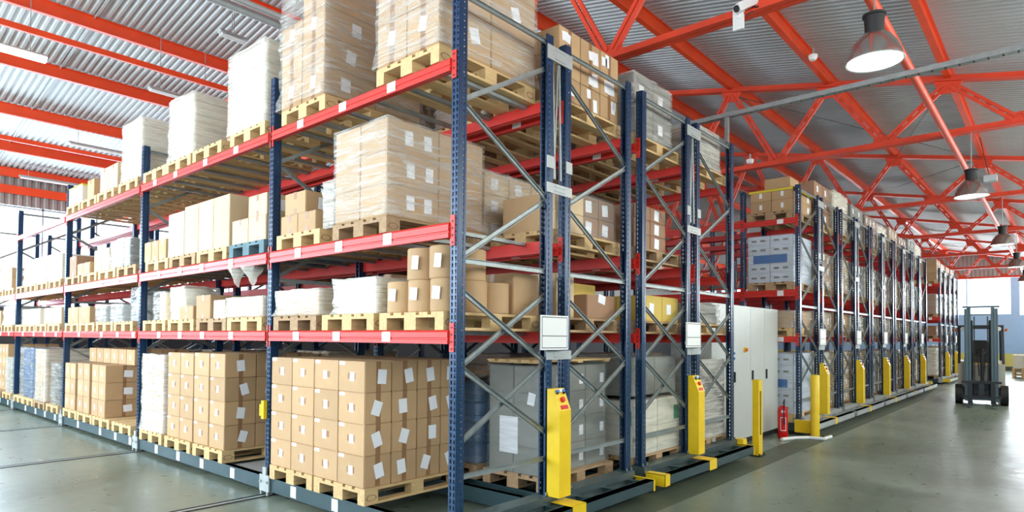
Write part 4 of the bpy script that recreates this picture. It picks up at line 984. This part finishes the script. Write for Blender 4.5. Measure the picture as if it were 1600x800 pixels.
# ------------------------------------------------------------ forklift, mast towards the camera
def forklift(x, y):
    t = empty('forklift', (x, y, 0), 'grey counterbalance forklift standing in the aisle, mast facing camera', 'forklift')
    def B(nm, mt, *bs, **k):
        m = MB()
        for b in bs: m.box(x+b[0], x+b[1], y+b[2], y+b[3], b[4], b[5])
        return m.build(nm, mt, t, **k)
    # body and counterweight
    B('chassis', DRK, (.25, 1.9, -.40, .40, .22, .60)); 
    m = MB().prism([(x+.30, .60), (x+.30, 1.02), (x+.55, 1.10), (x+.9, 1.12), (x+2.0, 1.12), (x+2.25, .95), (x+2.3, .35), (x+1.9, .28), (x+.9, .34)], 'y', y-.50, y+.50); m.build('body_panel', FORKG, t, bevel=.015)
    B('front_cowl', FORKG, (.22, .34, -.50, -.20, .45, 1.06), (.22, .34, .20, .50, .45, 1.06), bevel=.01)
    # wheels
    for nm, wx, wy, r in (('front', .28, -.56, .26), ('front', .28, .40, .26), ('rear', 1.75, -.54, .22), ('rear', 1.75, .38, .22)):
        wl = MB().cyl((x+wx, y+wy, r), (x+wx, y+wy+.16, r), r, 28).build('wheel', BLK, t, smooth=True)
        MB().cyl((x+wx, y+wy-.004, r), (x+wx, y+wy+.164, r), r*.55, 20).build('hub', GALVL, wl, smooth=True)
    B('front_axle', DRK, (.2, .36, -.38, .38, .18, .36))
    # mast: outer and inner channels, cross members, chains, lift cylinder
    for s in (-1, 1):
        yc = y+s*.27
        m = MB().box(x+.0, x+.14, yc+s*.07-.012, yc+s*.07+.012, .10, 2.50).box(x, x+.016, min(yc, yc+s*.07), max(yc, yc+s*.07), .10, 2.50).box(x+.124, x+.14, min(yc, yc+s*.07), max(yc, yc+s*.07), .10, 2.50)
        m.build('outer_mast', FORKD, t)
        m = MB().box(x+.02, x+.12, yc+s*.0-.014, yc+s*.0+.014, .14, 2.55).box(x+.02, x+.034, min(yc-s*.06, yc), max(yc-s*.06, yc), .14, 2.55).box(x+.106, x+.12, min(yc-s*.06, yc), max(yc-s*.06, yc), .14, 2.55)
        m.build('inner_mast', FORKD, t)
        MB().cyl((x+.17, yc-s*.08, .2), (x+.17, yc-s*.08, 2.2), .028, 12).build('lift_cylinder', DRK, t, smooth=True)
        MB().box(x+.055, x+.07, yc-s*.13-.012, yc-s*.13+.012, .6, 2.3).build('lift_chain', BLK, t)
        # forks
        m = MB().box(x-.06, x-.02, y+s*.24-.05, y+s*.24+.05, .10, .62).box(x-1.05, x-.02, y+s*.24-.05, y+s*.24+.05, .07, .11); m.build('fork', DRK, t)
    B('mast_crosshead', FORKD, (.0, .14, -.39, .39, 2.53, 2.57)); B('mast_crossbar', FORKD, (.02, .12, -.27, .27, 2.33, 2.36)); B('lower_crossbar', FORKD, (.1, .16, -.27, .27, .55, .63)); B('bottom_crossbar', FORKD, (.06, .16, -.38, .38, .12, .22))
    B('fork_carriage', DRK, (-.02, .0, -.42, .42, .56, .62), (-.02, .0, -.42, .42, .18, .24), (-.02, 0, -.06, .06, .18, .6))
    m = MB().cyl((x+.05, y-.02, .5), (x+.05, y-.02, 1.45), .04, 14); m.build('centre_cylinder', BLK, t, smooth=True)
    for k_ in (-.05, .04): MB().cyl((x+.04, y+k_, .75), (x+.05, y+k_*2, 1.3), .012, 8).build('hydraulic_hose', BLK, t, smooth=True)
    # overhead guard
    for s in (-1, 1):
        MB().bar((x+.40, y+s*.47, 1.05), (x+.62, y+s*.46, 2.05), .06, .05).build('guard_post', DRK, t); MB().bar((x+1.75, y+s*.47, 1.1), (x+1.6, y+s*.46, 2.05), .06, .05).build('guard_post', DRK, t)
        MB().box(x+.5, x+1.66, y+s*.46-.03, y+s*.46+.03, 2.03, 2.08).build('guard_rail', DRK, t)
        l = MB().cyl((x+.48, y+s*.38, 1.98), (x+.40, y+s*.38, 1.98), .055, 18).build('work_light', WPL, t, smooth=True)
        MB().cyl((x+.5, y+s*.52, 1.92), (x+.48, y+s*.55, 1.98), .03, 10).build('indicator', ORB, t, smooth=True)
    m = MB()
    for k_ in range(7): xx = .55+k_*.17; m.box(x+xx, x+xx+.03, y-.46, y+.46, 2.045, 2.07)
    m.box(x+.48, x+.54, y-.46, y+.46, 1.98, 2.08); m.build('guard_bars', DRK, t)
    # seat, wheel, dash
    MB().box(x+1.0, x+1.45, y-.24, y+.24, 1.12, 1.24).build('seat_cushion', BLK, t, bevel=.03)
    MB().prism([(y-.25, 1.2), (y+.25, 1.2), (y+.24, 1.58), (y+.15, 1.68), (y-.15, 1.68), (y-.24, 1.58)], 'x', x+1.42, x+1.52).build('seat_back', BLK, t, bevel=.02)
    B('dashboard', DRK, (.5, .62, -.36, .36, 1.02, 1.22)); B('floor_trim', YEL, (.24, .3, -.4, .4, 1.06, 1.09))
    m = MB(); c = Vector((x+.8, y+.06, 1.38)); a = Vector((-.5, 0, .86)).normalized(); u = Vector((0, 1, 0)); v = a.cross(u)
    for i in range(18):
        p, q = [c+(u*math.cos(k_)+v*math.sin(k_))*.17 for k_ in (2*PI*i/18, 2*PI*(i+1)/18)]; m.cyl(p, q, .014, 8)
    m.cyl(c, c-a*.28, .02, 8); m.bar(c-u*.17, c+u*.17, .02, .012); m.build('steering_wheel', BLK, t, smooth=True)
    for k_ in (-.2, -.26, -.32): MB().cyl((x+.6, y+k_, 1.2), (x+.58, y+k_, 1.36), .012, 8).build('lever', BLK, t, smooth=True)
    t.rotation_euler.z = math.radians(5.5)
fk = forklift(17.0, -1.88)
# pallets by the far wall
for i, (x, y) in enumerate(((24.5, -4.0), (24.5, -3.95))):
    pass
o = pallet(33, -2.55, 0, 'on the floor by the far wall beside the forklift', 0)
for k_ in range(2): pallet(33+.01*k_, -2.55, .145+.145*k_, 'on the far floor pile, %s up' % ORD[k_+1], 0)
stack('far floor pallet pile', 33.02, -2.54, .436, 2, 2, 2, .5, .38, .3, WCARD, 'n', None)

for i, (y, w_) in enumerate(((3.62, .10), (3.27, .13))):
    m = MB(); m.lathe((.02, y, 2.434), [(.008, -.21), (w_*.30, -.17), (w_*.42, -.12), (w_*.72, -.06), (w_, -.002)], 16)
    m.v = [(X+.03*noise.noise(Vector((X*14, Y*14, Z*9))), Y+.03*noise.noise(Vector((X*11+5, Y*14, Z*9))), Z) for X, Y, Z in m.v]
    o = m.build('film_tail', FILMW, smooth=True); tag(o, 'torn clear film tail hanging below middle beam, second bay, %s from second post' % ORD[1-i], 'film tail', 'film tails')
